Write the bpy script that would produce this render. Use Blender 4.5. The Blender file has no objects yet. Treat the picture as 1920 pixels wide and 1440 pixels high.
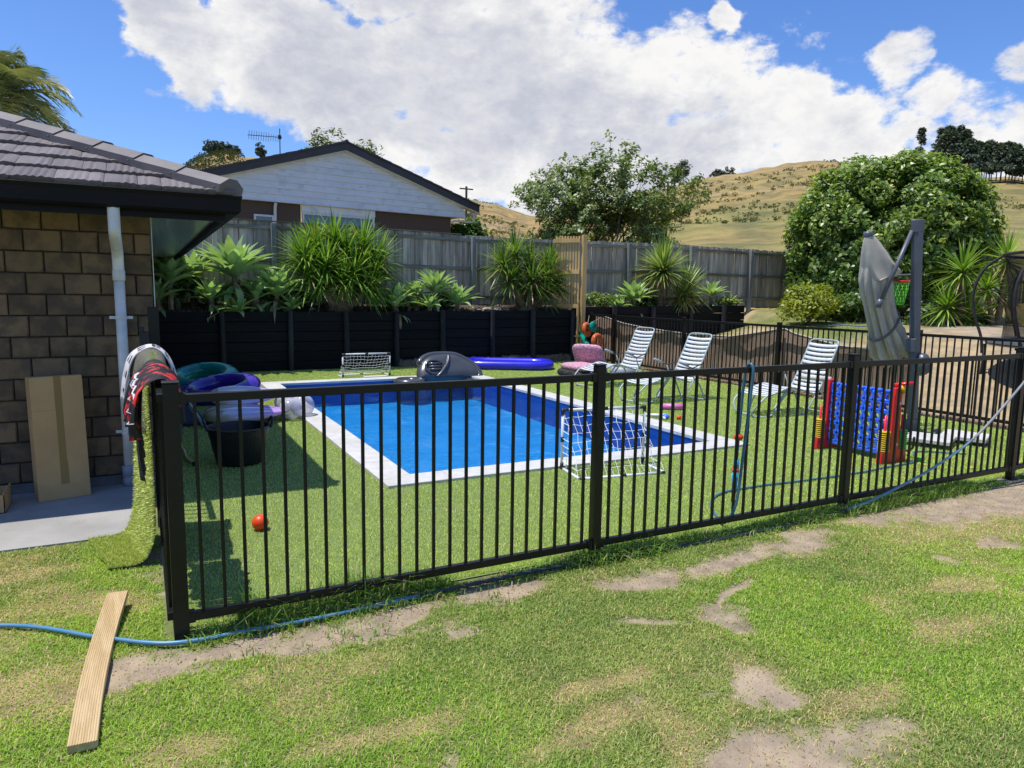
import bpy, math, random
import numpy as np
from mathutils import Vector, Matrix
random.seed(7); rng = np.random.default_rng(7)
S = bpy.context.scene
COL = S.collection
rad = math.radians

# ------------------------------------------------------------------ camera, sky, sun, exposure
cam = bpy.data.objects.new('camera', bpy.data.cameras.new('camera')); COL.objects.link(cam); S.camera = cam
cam.data.sensor_width = 36; cam.data.lens = 1318.28/1920*36
cam.data.clip_start = .05; cam.data.clip_end = 4000
yaw, pitch, roll = .4830, .1287, .0152
f_ = Vector((math.sin(yaw)*math.cos(pitch), math.cos(yaw)*math.cos(pitch), -math.sin(pitch)))
r_ = Vector((math.cos(yaw), -math.sin(yaw), 0)); u_ = r_.cross(f_)
r2 = r_*math.cos(roll)+u_*math.sin(roll); u2 = -r_*math.sin(roll)+u_*math.cos(roll)
m = Matrix.Identity(4)
for i in range(3): m[i][0] = r2[i]; m[i][1] = u2[i]; m[i][2] = -f_[i]; m[i][3] = (0, 0, 1.6683)[i]
cam.matrix_world = m
S.view_settings.view_transform = 'Standard'; S.view_settings.look = 'None'
S.view_settings.exposure = 0.05; S.view_settings.gamma = 1; S.view_settings.use_curve_mapping = False

SUN_DIR = Vector((.68, -.185, -2.37)).normalized()
sun = bpy.data.objects.new('sun', bpy.data.lights.new('sun', 'SUN')); COL.objects.link(sun)
sun.data.energy = 5.0; sun.data.angle = rad(.5); sun.data.color = (1, .965, .90)
sun.rotation_euler = SUN_DIR.to_track_quat('-Z', 'Y').to_euler()

W = bpy.data.worlds.new('World'); S.world = W; W.use_nodes = True
wn = W.node_tree; wn.nodes.clear()
def N(nt, t, **k):
    n = nt.nodes.new(t)
    for a, b in k.items(): setattr(n, a, b)
    return n
def L(nt, a, b): nt.links.new(a, b)
def mth(nt, op, a, b=None, c=None, clamp=False):
    n = N(nt, 'ShaderNodeMath', operation=op, use_clamp=clamp)
    for i, v in enumerate((a, b, c)):
        if v is None: continue
        if isinstance(v, (int, float)): n.inputs[i].default_value = v
        else: L(nt, v, n.inputs[i])
    return n.outputs[0]
def mrange(nt, v, a, b, c=0., d=1., smooth=True):
    n = N(nt, 'ShaderNodeMapRange'); n.interpolation_type = 'SMOOTHSTEP' if smooth else 'LINEAR'
    L(nt, v, n.inputs[0])
    for i, x in enumerate((a, b, c, d)): n.inputs[i+1].default_value = x
    return n.outputs[0]
def mixc(nt, f, a, b, mode='MIX'):
    n = N(nt, 'ShaderNodeMix', data_type='RGBA', blend_type=mode)
    for i, v in ((0, f), (6, a), (7, b)):
        if isinstance(v, (int, float)): n.inputs[i].default_value = v
        elif isinstance(v, (tuple, list)): n.inputs[i].default_value = (*v[:3], 1)
        else: L(nt, v, n.inputs[i])
    return n.outputs[2]
def noise(nt, vec, scale, det=4, rough=.55, dist=0., w=None):
    n = N(nt, 'ShaderNodeTexNoise')
    if w is not None: n.noise_dimensions = '4D'; n.inputs['W'].default_value = w
    n.inputs['Scale'].default_value = scale; n.inputs['Detail'].default_value = det
    n.inputs['Roughness'].default_value = rough; n.inputs['Distortion'].default_value = dist
    if vec is not None: L(nt, vec, n.inputs['Vector'])
    return n.outputs['Fac']

out = N(wn, 'ShaderNodeOutputWorld'); bg = N(wn, 'ShaderNodeBackground'); L(wn, bg.outputs[0], out.inputs[0])
bg.inputs[1].default_value = .087
sky = N(wn, 'ShaderNodeTexSky', sky_type='NISHITA', sun_disc=False, sun_elevation=rad(73.5), sun_rotation=rad(-74.4))
sky.altitude = 50; sky.air_density = 1.0; sky.dust_density = .3; sky.ozone_density = 3.0
tc = N(wn, 'ShaderNodeTexCoord'); D = tc.outputs['Generated']
sx = N(wn, 'ShaderNodeSeparateXYZ'); L(wn, D, sx.inputs[0])
hs = N(wn, 'ShaderNodeHueSaturation'); hs.inputs['Saturation'].default_value = 1.12; hs.inputs['Value'].default_value = 1.0
L(wn, sky.outputs[0], hs.inputs['Color'])
skyc = mixc(wn, 1.0, hs.outputs[0], (1.28, 1.48, 1.95), 'MULTIPLY')
# clouds: great masses given by bearing, height and spread, frayed by noise, plus scattered fair-weather cumulus everywhere else
BL = [(3.0, 17.3, 2.9), (7.1, 15.8, 3.8), (9.0, 18.7, 3.1), (12.0, 15.9, 4.0), (16.7, 14.9, 4.5), (21.9, 15.1, 5.7), (23.6, 19.1, 3.4), (27.3, 19.2, 4.2), (31.0, 17.1, 5.5), (37.3, 13.4, 6.3), (32.5, 10.3, 5.5), (27.1, 12.8, 3.3), (23.6, 9.9, 2.6), (25.8, 8.8, 1.4), (43.3, 12.8, 4.7), (47.4, 12.5, 3.9), (51.2, 10.1, 4.2), (56.0, 8.8, 3.6), (60.7, 8.1, 3.7), (39.5, 9.1, 4.6), (61.9, 11.3, 2.1), (55.1, 15.9, 1.7), (57.5, 13.7, 1.6), (59.7, 12.5, 1.4), (61.6, 14.8, 1.2), (42.9, 19.5, .9), (12.6, 11.4, 0.8),
      (8, 24, 4), (16, 25, 5), (27, 25, 5), (-50, 14, 6), (95, 12, 7), (160, 14, 6), (-120, 14, 7), (70, 10, 5)]
# warp the direction a little so that the outlines billow
wv = N(wn, 'ShaderNodeTexNoise'); wv.inputs['Scale'].default_value = 9; wv.inputs['Detail'].default_value = 7; wv.inputs['Roughness'].default_value = .62; L(wn, D, wv.inputs['Vector'])
ws = N(wn, 'ShaderNodeVectorMath', operation='SUBTRACT'); L(wn, wv.outputs['Color'], ws.inputs[0]); ws.inputs[1].default_value = (.5, .5, .5)
wm = N(wn, 'ShaderNodeVectorMath', operation='SCALE'); L(wn, ws.outputs[0], wm.inputs[0]); wm.inputs['Scale'].default_value = .085
wa = N(wn, 'ShaderNodeVectorMath', operation='ADD'); L(wn, D, wa.inputs[0]); L(wn, wm.outputs[0], wa.inputs[1])
wnm = N(wn, 'ShaderNodeVectorMath', operation='NORMALIZE'); L(wn, wa.outputs[0], wnm.inputs[0])
cov = None
for az, el, r in BL:
    d = (math.sin(rad(az))*math.cos(rad(el)), math.cos(rad(az))*math.cos(rad(el)), math.sin(rad(el)))
    n = N(wn, 'ShaderNodeVectorMath', operation='DOT_PRODUCT'); L(wn, wnm.outputs[0], n.inputs[0]); n.inputs[1].default_value = d
    sm = r < 2.6; b = mrange(wn, n.outputs['Value'], math.cos(rad(r*(1.9 if sm else 1.5))), math.cos(rad(r*.2)), 0., .72 if sm else 1.)
    cov = b if cov is None else mth(wn, 'MAXIMUM', cov, b)
st = N(wn, 'ShaderNodeVectorMath', operation='MULTIPLY'); L(wn, D, st.inputs[0]); st.inputs[1].default_value = (1, 1, 1.7)
n1 = noise(wn, st.outputs[0], 7, 9, .6, .15)
n2 = noise(wn, st.outputs[0], 26, 6, .62, .2)
dens = mth(wn, 'ADD', cov, mth(wn, 'MULTIPLY', mth(wn, 'SUBTRACT', n1, .5), 2.6))
dens = mth(wn, 'ADD', dens, mth(wn, 'MULTIPLY', mth(wn, 'SUBTRACT', n2, .5), .9))
mask = mrange(wn, dens, .34, .74)
wisp = mrange(wn, noise(wn, st.outputs[0], 11, 8, .6, .3, w=3.), .63, .80, 0, .45)
mask = mth(wn, 'MAXIMUM', mask, wisp)
mask = mth(wn, 'MULTIPLY', mask, mrange(wn, sx.outputs[2], .0, .05))
n3 = noise(wn, st.outputs[0], 5.5, 8, .6, .35, w=1.7)
shade = mth(wn, 'ADD', mth(wn, 'MULTIPLY', mrange(wn, n3, .42, .60), .65), mth(wn, 'MULTIPLY', mrange(wn, dens, 1.5, .4), .5), clamp=True)
n4 = noise(wn, st.outputs[0], 30, 6, .65, .3, w=5.)
shade = mth(wn, 'ADD', shade, mth(wn, 'MULTIPLY', mth(wn, 'SUBTRACT', n4, .5), .9), clamp=True)
cloudc = mixc(wn, shade, (6.2, 6.5, 7.5), (10.6, 10.5, 10.4))
skyf = mixc(wn, mask, skyc, cloudc)
L(wn, skyf, bg.inputs[0])

# ------------------------------------------------------------------ helpers
WORLD = {}
def setp(o, label=None, cat=None, group=None, kind=None):
    for k, v in (('label', label), ('category', cat), ('group', group), ('kind', kind)):
        if v: o[k] = v
    return o
def place(o, parent, loc):
    loc = Vector(loc); COL.objects.link(o)
    if parent is not None: o.parent = parent; o.location = loc-WORLD[parent.name]
    else: o.location = loc
    WORLD[o.name] = loc
    return o
def thing(name, label, cat, loc=(0, 0, 0), group=None):
    return setp(place(bpy.data.objects.new(name, None), None, loc), label, cat, group)
def nm(v): v = np.asarray(v, float); return v/max(np.linalg.norm(v), 1e-9)
class MB:
    def __init__(s): s.v = []; s.f = []; s.smooth = False
    def add(s, V, F):
        n = len(s.v); s.v += [tuple(map(float, p)) for p in V]; s.f += [tuple(i+n for i in f) for f in F]; return s
    def box(s, a, b, R=None, c=None, bev=0.):
        x0, y0, z0 = np.minimum(a, b); x1, y1, z1 = np.maximum(a, b)
        if bev <= 0:
            V = [(x0, y0, z0), (x1, y0, z0), (x1, y1, z0), (x0, y1, z0), (x0, y0, z1), (x1, y0, z1), (x1, y1, z1), (x0, y1, z1)]
            F = [(0, 3, 2, 1), (4, 5, 6, 7), (0, 1, 5, 4), (1, 2, 6, 5), (2, 3, 7, 6), (3, 0, 4, 7)]
        else:
            V = []; F = []
            e = bev
            for z, q in ((z0, e), (z0+e, 0), (z1-e, 0), (z1, e)):
                V += [(x0+q, y0+q, z), (x1-q, y0+q, z), (x1-q, y1-q, z), (x0+q, y1-q, z)]
            F = [(0, 3, 2, 1), (12, 13, 14, 15)]
            for k in range(3):
                for j in range(4): F.append((k*4+j, k*4+(j+1) % 4, k*4+4+(j+1) % 4, k*4+4+j))
        if R is not None:
            c = np.array(c if c is not None else ((x0+x1)/2, (y0+y1)/2, (z0+z1)/2)); V = [tuple(c+np.array(R)@(np.array(p)-c)) for p in V]
        return s.add(V, F)
    def tube(s, pts, r, n=8, caps=True, closed=False, flat=1.0):
        P = np.array(pts, float); k = len(P); rr = np.full(k, r) if np.isscalar(r) else np.array(r, float)
        T = np.zeros_like(P)
        for i in range(k):
            a = P[(i-1) % k] if closed or i > 0 else P[0]; b = P[(i+1) % k] if closed or i < k-1 else P[-1]
            T[i] = nm(b-a)
        up = np.array([0, 0, 1.]) if abs(T[0][2]) < .9 else np.array([1., 0, 0])
        u = nm(np.cross(T[0], up)); V = []
        for i in range(k):
            u = nm(u-T[i]*(u@T[i])); w = np.cross(T[i], u)
            for j in range(n):
                a = 2*math.pi*j/n; V.append(P[i]+rr[i]*(u*math.cos(a)+w*math.sin(a)*flat))
        F = []
        for i in range(k if closed else k-1):
            for j in range(n): F.append((i*n+j, i*n+(j+1) % n, ((i+1) % k)*n+(j+1) % n, ((i+1) % k)*n+j))
        if caps and not closed: F += [tuple(range(n))[::-1], tuple((k-1)*n+j for j in range(n))]
        return s.add(V, F)
    def lathe(s, prof, c=(0, 0, 0), n=24, sx=1, sy=1, R=None):
        V = []; F = []; k = len(prof); c = np.array(c)
        for r, z in prof:
            for j in range(n):
                a = 2*math.pi*j/n; p = np.array((r*math.cos(a)*sx, r*math.sin(a)*sy, z))
                if R is not None: p = np.array(R)@p
                V.append(c+p)
        for i in range(k-1):
            for j in range(n): F.append((i*n+j, i*n+(j+1) % n, (i+1)*n+(j+1) % n, (i+1)*n+j))
        return s.add(V, F)
    def grid(s, G, closed_u=False, closed_v=False):
        a, b = G.shape[:2]; V = G.reshape(-1, 3); F = []
        for i in range(a if closed_u else a-1):
            for j in range(b if closed_v else b-1):
                F.append((i*b+j, i*b+(j+1) % b, ((i+1) % a)*b+(j+1) % b, ((i+1) % a)*b+j))
        return s.add(V, F)
    def mesh(s, name, mat, smooth=False):
        me = bpy.data.meshes.new(name); me.from_pydata(s.v, [], s.f); me.materials.append(mat)
        if smooth: me.polygons.foreach_set('use_smooth', [True]*len(me.polygons))
        me.update(); return me
    def build(s, name, mat, parent=None, smooth=False, origin=None, **k):
        P = np.array(s.v); c = np.array(origin if origin is not None else ((P.min(0)+P.max(0))/2))
        s.v = [tuple(p-c) for p in P]
        o = bpy.data.objects.new(name, s.mesh(name, mat, smooth)); place(o, parent, c)
        return setp(o, **k)
def piece(name, me, parent, loc, rot=None, scale=None):
    o = bpy.data.objects.new(name, me); place(o, parent, loc)
    if rot is not None: o.rotation_euler = rot
    if scale is not None: o.scale = scale
    return o
def solid(o, t, off=-1):
    m = o.modifiers.new('s', 'SOLIDIFY'); m.thickness = t; m.offset = off; return o
def big(name, V, F, mat, col=None, smooth=False, parent=None, loc=(0, 0, 0), normals=None, **k):
    """numpy mesh: V (n,3), F (m,q) all faces with q corners, col (n,4) point colour"""
    me = bpy.data.meshes.new(name); V = np.ascontiguousarray(V, np.float32)-np.array(loc, np.float32); F = np.ascontiguousarray(F, np.int32)
    q = F.shape[1]
    me.vertices.add(len(V)); me.vertices.foreach_set('co', V.ravel())
    me.loops.add(F.size); me.loops.foreach_set('vertex_index', F.ravel())
    me.polygons.add(len(F)); me.polygons.foreach_set('loop_start', np.arange(len(F), dtype=np.int32)*q)
    try: me.polygons.foreach_set('loop_total', np.full(len(F), q, np.int32))
    except Exception: pass
    if smooth: me.polygons.foreach_set('use_smooth', np.ones(len(F), bool))
    me.update(calc_edges=True); me.validate()
    if col is not None:
        a = me.color_attributes.new('col', 'FLOAT_COLOR', 'POINT'); a.data.foreach_set('color', np.ascontiguousarray(col, np.float32).ravel())
    me.materials.append(mat)
    o = bpy.data.objects.new(name, me); place(o, parent, loc); return setp(o, **k)
def rotz(a): c, s = math.cos(a), math.sin(a); return np.array([[c, -s, 0], [s, c, 0], [0, 0, 1]])
def rotx(a): c, s = math.cos(a), math.sin(a); return np.array([[1, 0, 0], [0, c, -s], [0, s, c]])
def roty(a): c, s = math.cos(a), math.sin(a); return np.array([[c, 0, s], [0, 1, 0], [-s, 0, c]])
def ss(a, b, x): t = np.clip((np.asarray(x, float)-a)/(b-a), 0, 1); return t*t*(3-2*t)
_H = rng.random((256, 256))
def vn(x, y):
    x = np.asarray(x, float); y = np.asarray(y, float); xi = np.floor(x).astype(int); yi = np.floor(y).astype(int); fx = x-xi; fy = y-yi
    fx = fx*fx*(3-2*fx); fy = fy*fy*(3-2*fy); g = lambda a, b: _H[a % 256, b % 256]
    return (g(xi, yi)*(1-fx)+g(xi+1, yi)*fx)*(1-fy)+(g(xi, yi+1)*(1-fx)+g(xi+1, yi+1)*fx)*fy
def fbm(x, y, o=4):
    s = 0; a = .5; t = 0
    for i in range(o): s = s+a*vn(x*2**i+17*i, y*2**i+31*i); t += a; a *= .55
    return s/t
def curve(pts, n=8):
    """Catmull-Rom through points"""
    P = [np.array(p, float) for p in pts]; P = [2*P[0]-P[1]]+P+[2*P[-1]-P[-2]]; o = []
    for i in range(1, len(P)-2):
        for k in range(n):
            t = k/n; a, b, c, d = P[i-1:i+3]
            o.append(.5*((2*b)+(c-a)*t+(2*a-5*b+4*c-d)*t*t+(3*b-a-3*c+d)*t**3))
    o.append(P[-2]); return np.array(o)

# ------------------------------------------------------------------ materials
def mat(name, c1, c2=None, scale=5., rough=.6, bump=0., bscale=None, metal=0., spec=.5, det=5, rand=0., stretch=(1, 1, 1), lo=.35, hi=.65, dirt=None, dscale=1.5, coat=0., attr=None, trans=0., coord='Object', bdist=.01, alpha=None, sheen=0.):
    M = bpy.data.materials.new(name); M.use_nodes = True; nt = M.node_tree; bs = nt.nodes['Principled BSDF']; outn = nt.nodes['Material Output']
    t = N(nt, 'ShaderNodeTexCoord'); mp = N(nt, 'ShaderNodeMapping'); L(nt, t.outputs[coord], mp.inputs[0]); mp.inputs['Scale'].default_value = stretch
    v = mp.outputs[0]
    oi = N(nt, 'ShaderNodeObjectInfo')
    if rand:
        ad = N(nt, 'ShaderNodeVectorMath', operation='ADD'); cb = N(nt, 'ShaderNodeCombineXYZ'); rr = mth(nt, 'MULTIPLY', oi.outputs['Random'], 37.)
        for i in range(3): L(nt, rr, cb.inputs[i])
        L(nt, v, ad.inputs[0]); L(nt, cb.outputs[0], ad.inputs[1]); v = ad.outputs[0]
    if attr:
        a = N(nt, 'ShaderNodeVertexColor'); a.layer_name = attr; c = a.outputs[0]
        if c2 is not None: c = mixc(nt, mrange(nt, noise(nt, v, scale, det), lo, hi), mixc(nt, 1, c, c1, 'MULTIPLY'), mixc(nt, 1, c, c2, 'MULTIPLY'))
    elif c2 is not None: c = mixc(nt, mrange(nt, noise(nt, v, scale, det, .6), lo, hi), c1, c2)
    else: c = None
    if dirt is not None: c = mixc(nt, mrange(nt, noise(nt, v, dscale, 6, .65, w=2.), .5, .75, 0, .8), c if c is not None else c1, dirt)
    if rand:
        k = mrange(nt, oi.outputs['Random'], 0, 1, 1-rand, 1+rand, smooth=False)
        g = N(nt, 'ShaderNodeCombineColor')
        for i in range(3): L(nt, k, g.inputs[i])
        c = mixc(nt, 1, c if c is not None else c1, g.outputs[0], 'MULTIPLY')
    if c is None: bs.inputs['Base Color'].default_value = (*c1, 1)
    else: L(nt, c, bs.inputs['Base Color'])
    bs.inputs['Roughness'].default_value = rough; bs.inputs['Metallic'].default_value = metal; bs.inputs['Specular IOR Level'].default_value = spec
    if coat: bs.inputs['Coat Weight'].default_value = coat; bs.inputs['Coat Roughness'].default_value = .08
    if bump:
        b = N(nt, 'ShaderNodeBump'); b.inputs['Strength'].default_value = bump; b.inputs['Distance'].default_value = bdist
        L(nt, noise(nt, v, bscale or scale*4, 6, .6), b.inputs['Height']); L(nt, b.outputs[0], bs.inputs['Normal'])
    if alpha is not None: bs.inputs['Alpha'].default_value = alpha
    if trans:
        tr = N(nt, 'ShaderNodeBsdfTranslucent'); mx = N(nt, 'ShaderNodeMixShader'); mx.inputs[0].default_value = trans
        if c is None: tr.inputs[0].default_value = (*c1, 1)
        else: L(nt, mixc(nt, 1, c, (1.15, 1.25, .55), 'MULTIPLY'), tr.inputs[0])
        L(nt, bs.outputs[0], mx.inputs[1]); L(nt, tr.outputs[0], mx.inputs[2]); L(nt, mx.outputs[0], outn.inputs[0])
    return M
def film(name, col, op=.45, rough=.06):
    """thin clear inflatable vinyl: tinted transparent film with a glossy skin"""
    M = bpy.data.materials.new(name); M.use_nodes = True; nt = M.node_tree; bs = nt.nodes['Principled BSDF']; o = nt.nodes['Material Output']
    bs.inputs['Base Color'].default_value = (*col, 1); bs.inputs['Roughness'].default_value = rough; bs.inputs['Coat Weight'].default_value = .6
    tp = N(nt, 'ShaderNodeBsdfTransparent'); tp.inputs[0].default_value = (*[.45+.55*c**.5 for c in col], 1)
    mx = N(nt, 'ShaderNodeMixShader'); fr = N(nt, 'ShaderNodeLayerWeight'); fr.inputs[0].default_value = .35
    L(nt, mth(nt, 'ADD', fr.outputs['Facing'], op, clamp=True), mx.inputs[0]); L(nt, tp.outputs[0], mx.inputs[1]); L(nt, bs.outputs[0], mx.inputs[2]); L(nt, mx.outputs[0], o.inputs[0])
    bn = N(nt, 'ShaderNodeBump'); bn.inputs['Strength'].default_value = .5; bn.inputs['Distance'].default_value = .01
    t = N(nt, 'ShaderNodeTexCoord'); L(nt, noise(nt, t.outputs['Object'], 14, 3), bn.inputs['Height']); L(nt, bn.outputs[0], bs.inputs['Normal'])
    return M

m_black = mat('black powder coated metal', (.006, .006, .0055), (.010, .010, .008), 3, .38, .15, 60, spec=.35, dirt=(.012, .011, .009), dscale=2.5)
m_brick = mat('brown split-faced concrete brick', (.20, .132, .070), (.105, .073, .048), 6, .9, .9, 90, rand=.22, lo=.38, hi=.62, bdist=.006, det=8)
m_mortar = mat('grey mortar', (.095, .084, .07), (.065, .058, .05), 8, .95, .4, 80)
m_conc = mat('broomed concrete', (.36, .345, .32), (.29, .28, .26), 2.2, .9, .5, 60, dirt=(.22, .20, .17), dscale=1.2)
m_found = mat('foundation concrete', (.20, .20, .19), (.12, .12, .12), 6, .9, .5, 60)
m_roof = mat('grey brown textured metal shingle', (.17, .145, .138), (.12, .10, .098), 6, .62, .7, 90, rand=.16, stretch=(1, .2, 1), bdist=.006)
m_cap = mat('grey brown metal ridge cap', (.16, .137, .133), (.115, .098, .096), 3, .55, .3, 120, rand=.06)
m_gutter = mat('black painted gutter', (.004, .004, .005), (.006, .006, .007), 2, .45, spec=.22)
m_soffit = mat('glossy painted soffit', (.74, .73, .68), (.66, .65, .61), 2, .12, 0, coat=.5)
m_white = mat('white painted trim', (.72, .72, .70), (.62, .62, .6), 3, .4)
m_pvc = mat('white PVC downpipe', (.86, .86, .86), (.66, .66, .64), 2.5, .32, dirt=(.42, .36, .25), dscale=3)
m_pvcg = mat('grey PVC collar', (.32, .35, .40), (.28, .30, .34), 5, .5)
m_pal = mat('weathered grey paling', (.60, .51, .40), (.31, .255, .19), 9, .9, .6, 40, rand=.3, stretch=(1, 1, .12), lo=.32, hi=.68, dirt=(.045, .04, .03), dscale=2.2)
m_rail = mat('weathered lichened rail', (.28, .27, .21), (.13, .12, .09), 6, .92, .6, 50, rand=.15, stretch=(.15, 1, 1), dirt=(.12, .12, .05))
m_post = mat('grey green fence post', (.30, .31, .27), (.18, .185, .165), 6, .9, .5, 40, rand=.1, stretch=(1, 1, .15))
m_pine = mat('treated pine', (.64, .43, .17), (.52, .33, .12), 5, .75, .3, 40, rand=.12, stretch=(1, 1, .12))
m_blackwood = mat('black stained plank', (.0045, .0048, .0055), (.008, .008, .0085), 5, .7, .8, 40, spec=.2, rand=.3, stretch=(.12, 1, 1), dirt=(.016, .015, .014))
m_blackpost = mat('black stained round post', (.009, .009, .010), (.028, .028, .028), 6, .8, .5, 40, rand=.25, stretch=(1, 1, .15))
m_ret_dirt = mat('clay behind wall', (.20, .14, .09), (.12, .085, .05), 5, .95, .8, 30)
m_soil = mat('bark and soil', (.055, .038, .025), (.11, .075, .05), 9, .95, 1, 50, bdist=.03, det=8)
m_bank = mat('dry bank', attr='col', c1=(1.15, 1.1, 1), c2=(.8, .8, .8), scale=3, rough=.95, bump=.8, bscale=14, bdist=.04)
m_hill = mat('dry pasture hill', attr='col', c1=(1.35, 1.22, 1.05), c2=(.72, .76, .72), scale=.16, rough=.95, bump=.9, bscale=.30, bdist=1.6, det=12, stretch=(1, 1, 3.5))
m_lawn = mat('lawn earth', attr='col', c1=(1.12, 1.12, 1.1), c2=(.82, .83, .85), scale=7, rough=.95, bump=.9, bscale=55, bdist=.012, det=8)
m_turfbase = mat('turf backing', (.19, .25, .075), (.15, .20, .06), 60, .9, .6, 200)
m_blade = mat('grass blade', attr='col', c1=(1, 1, 1), rough=.5, trans=.3, spec=.35)
m_turf = mat('artificial turf fibre', attr='col', c1=(1, 1, 1), rough=.33, trans=.15, spec=.6)
m_leaf = mat('glossy leaf', attr='col', c1=(1, 1, 1), rough=.40, trans=.34, spec=.5)
m_leafdull = mat('matt leaf', attr='col', c1=(1, 1, 1), rough=.6, trans=.2, spec=.25)
m_agave = mat('agave leaf', (.42, .54, .24), (.25, .40, .15), 3, .42, rand=.25, trans=.36, lo=.3, hi=.7)
m_bark = mat('tan bark', (.26, .19, .11), (.13, .09, .05), 8, .95, 1, 25, bdist=.03)
m_trunk = mat('grey brown trunk', (.13, .10, .075), (.07, .055, .04), 6, .95, .8, 25, bdist=.02)
m_cope = mat('pale coping paver', (.56, .55, .52), (.49, .475, .45), 9, .75, .25, 80, rand=.05, dirt=(.42, .40, .36), dscale=3)
m_goal = mat('white plastic pipe', (.74, .76, .80), (.68, .7, .74), 4, .35)
m_net = mat('white nylon net', (.72, .74, .74), rough=.7)
m_blkplastic = mat('black plastic', (.012, .012, .013), (.02, .02, .021), 4, .42, .1, 40)
m_tub = mat('black rubber tub', (.006, .006, .007), (.012, .012, .013), 4, .45, .3, 30)
m_grey_inf = mat('dark grey vinyl', (.05, .053, .058), (.065, .068, .073), 3, .28, .2, 9, coat=.35)
m_blue_inf = mat('royal blue vinyl', (.02, .018, .50), (.03, .025, .62), 3, .3, .1, 9, coat=.3)
m_strap = mat('white vinyl strap', (.66, .69, .70), (.56, .59, .61), 5, .45, rand=.05)
m_under = mat('dark strap underside', (.035, .037, .04), rough=.6)
m_tubeframe = mat('pale grey enamel tube', (.42, .50, .50), (.34, .41, .42), 4, .38)
m_armpad = mat('grey arm pad', (.30, .33, .36), rough=.5)
m_red = mat('red plastic', (.78, .02, .025), (.72, .018, .02), 3, .36, coat=.15)
m_blue = mat('blue plastic', (.04, .17, .90), (.035, .15, .82), 3, .36, coat=.15)
m_yellow = mat('yellow plastic', (.78, .50, .008), (.70, .43, .008), 3, .36)
m_green = mat('green plastic', (.18, .55, .08), (.09, .42, .02), 3, .36)
m_orange = mat('orange plastic ball', (.85, .075, .01), (.80, .06, .008), 3, .4)
m_umb = mat('grey umbrella metal', (.11, .122, .145), (.09, .10, .12), 3, .38, dirt=(.10, .10, .10))
m_canvas = mat('taupe canopy cloth', (.64, .575, .49), (.54, .485, .42), 4, .9, .35, 60, trans=.25)
m_hose = mat('blue green garden hose', (.055, .17, .23), (.035, .12, .17), 5, .4)
m_hoseb = mat('bright blue hose fitting', (.02, .30, .62), rough=.35)
m_hosed = mat('dark irrigation hose', (.018, .028, .033), (.035, .045, .05), 4, .5)
m_card = mat('corrugated cardboard', (.58, .36, .155), (.50, .31, .13), 3, .85, .15, 40)
m_tape = mat('brown packing tape', (.30, .185, .06), rough=.35)
m_plank = mat('ribbed decking timber', (.58, .43, .23), (.47, .33, .155), 6, .7, .25, 60, stretch=(6, .5, 6))
m_towel = mat('white towelling', (.70, .68, .70), (.60, .58, .60), 20, .95, .6, 120)
m_bat = mat('dark printed shapes', (.05, .035, .06), (.035, .03, .045), 9, .95)
m_blackcloth = mat('black swim cloth', (.012, .012, .016), (.022, .022, .03), 6, .8, .3, 40)
m_redcloth = mat('red and black print cloth', (.62, .03, .025), (.012, .01, .012), 13, .8, .3, 40, lo=.43, hi=.47)
m_backing = mat('grey turf backing', (.155, .148, .11), (.11, .105, .078), 22, .95, .7, 120)
m_pink = mat('pink patterned cushion', (.62, .36, .42), (.40, .17, .27), 28, .9, .3, 40, lo=.47, hi=.55)
m_dkcushion = mat('black floral cushion', (.015, .015, .018), (.06, .05, .05), 22, .9, lo=.5, hi=.6)
m_mesh = mat('brown shade cloth', (.36, .25, .18), (.29, .20, .145), 5, .9, .6, 60, trans=.12)
m_rope = mat('pale rope edge', (.50, .46, .40), rough=.9)
m_wb = mat('white weatherboard', (.80, .82, .83), (.74, .76, .77), 1.5, .6, .1, 20, dirt=(.46, .49, .50), dscale=3, rand=.03)
m_hbrick = mat('brown house brick', (.115, .075, .055), (.09, .06, .045), 30, .9, .3, 60)
m_dkroof = mat('charcoal roof and barge', (.04, .037, .042), (.052, .048, .053), 3, .5, rand=.1)
m_glass = mat('window glass', (.05, .09, .15), rough=.06, spec=1.0)
m_alu = mat('galvanised aerial', (.16, .17, .18), rough=.4, metal=.7)
m_rock = mat('pale landscape rock', (.38, .33, .27), (.24, .20, .16), 4, .9, .6, 30)
m_clay = mat('stacked clay bricks', (.30, .20, .14), (.20, .13, .09), 8, .9, .5, 50, rand=.2)
m_pinkp = mat('pink plastic', (.70, .20, .45), rough=.4)
m_fallen = mat('fallen yellow leaf', (.52, .40, .13), (.40, .30, .10), 20, .8)

m_teal = film('teal clear vinyl', (.0, .33, .24), .5)
m_purple = film('purple clear vinyl', (.055, .012, .30), .72)
m_shell = bpy.data.materials.new('iridescent lilac vinyl')
def _shell():
    M = m_shell; M.use_nodes = True; nt = M.node_tree; bs = nt.nodes['Principled BSDF']
    t = N(nt, 'ShaderNodeTexCoord'); s_ = N(nt, 'ShaderNodeSeparateXYZ'); L(nt, t.outputs['Object'], s_.inputs[0])
    cr = N(nt, 'ShaderNodeValToRGB'); L(nt, mrange(nt, mth(nt, 'ADD', s_.outputs[0], mth(nt, 'MULTIPLY', noise(nt, t.outputs['Object'], 6, 3), .25)), -.4, .62, smooth=False), cr.inputs[0])
    e = cr.color_ramp.elements; e[0].color = (.62, .56, .25, 1); e[1].color = (.50, .22, .66, 1)
    for p_, c_ in ((.25, (.66, .55, .45, 1)), (.45, (.55, .55, .72, 1)), (.7, (.50, .34, .68, 1))): q = e.new(p_); q.color = c_
    L(nt, cr.outputs[0], bs.inputs['Base Color']); bs.inputs['Roughness'].default_value = .12; bs.inputs['Coat Weight'].default_value = .8
_shell()
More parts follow.
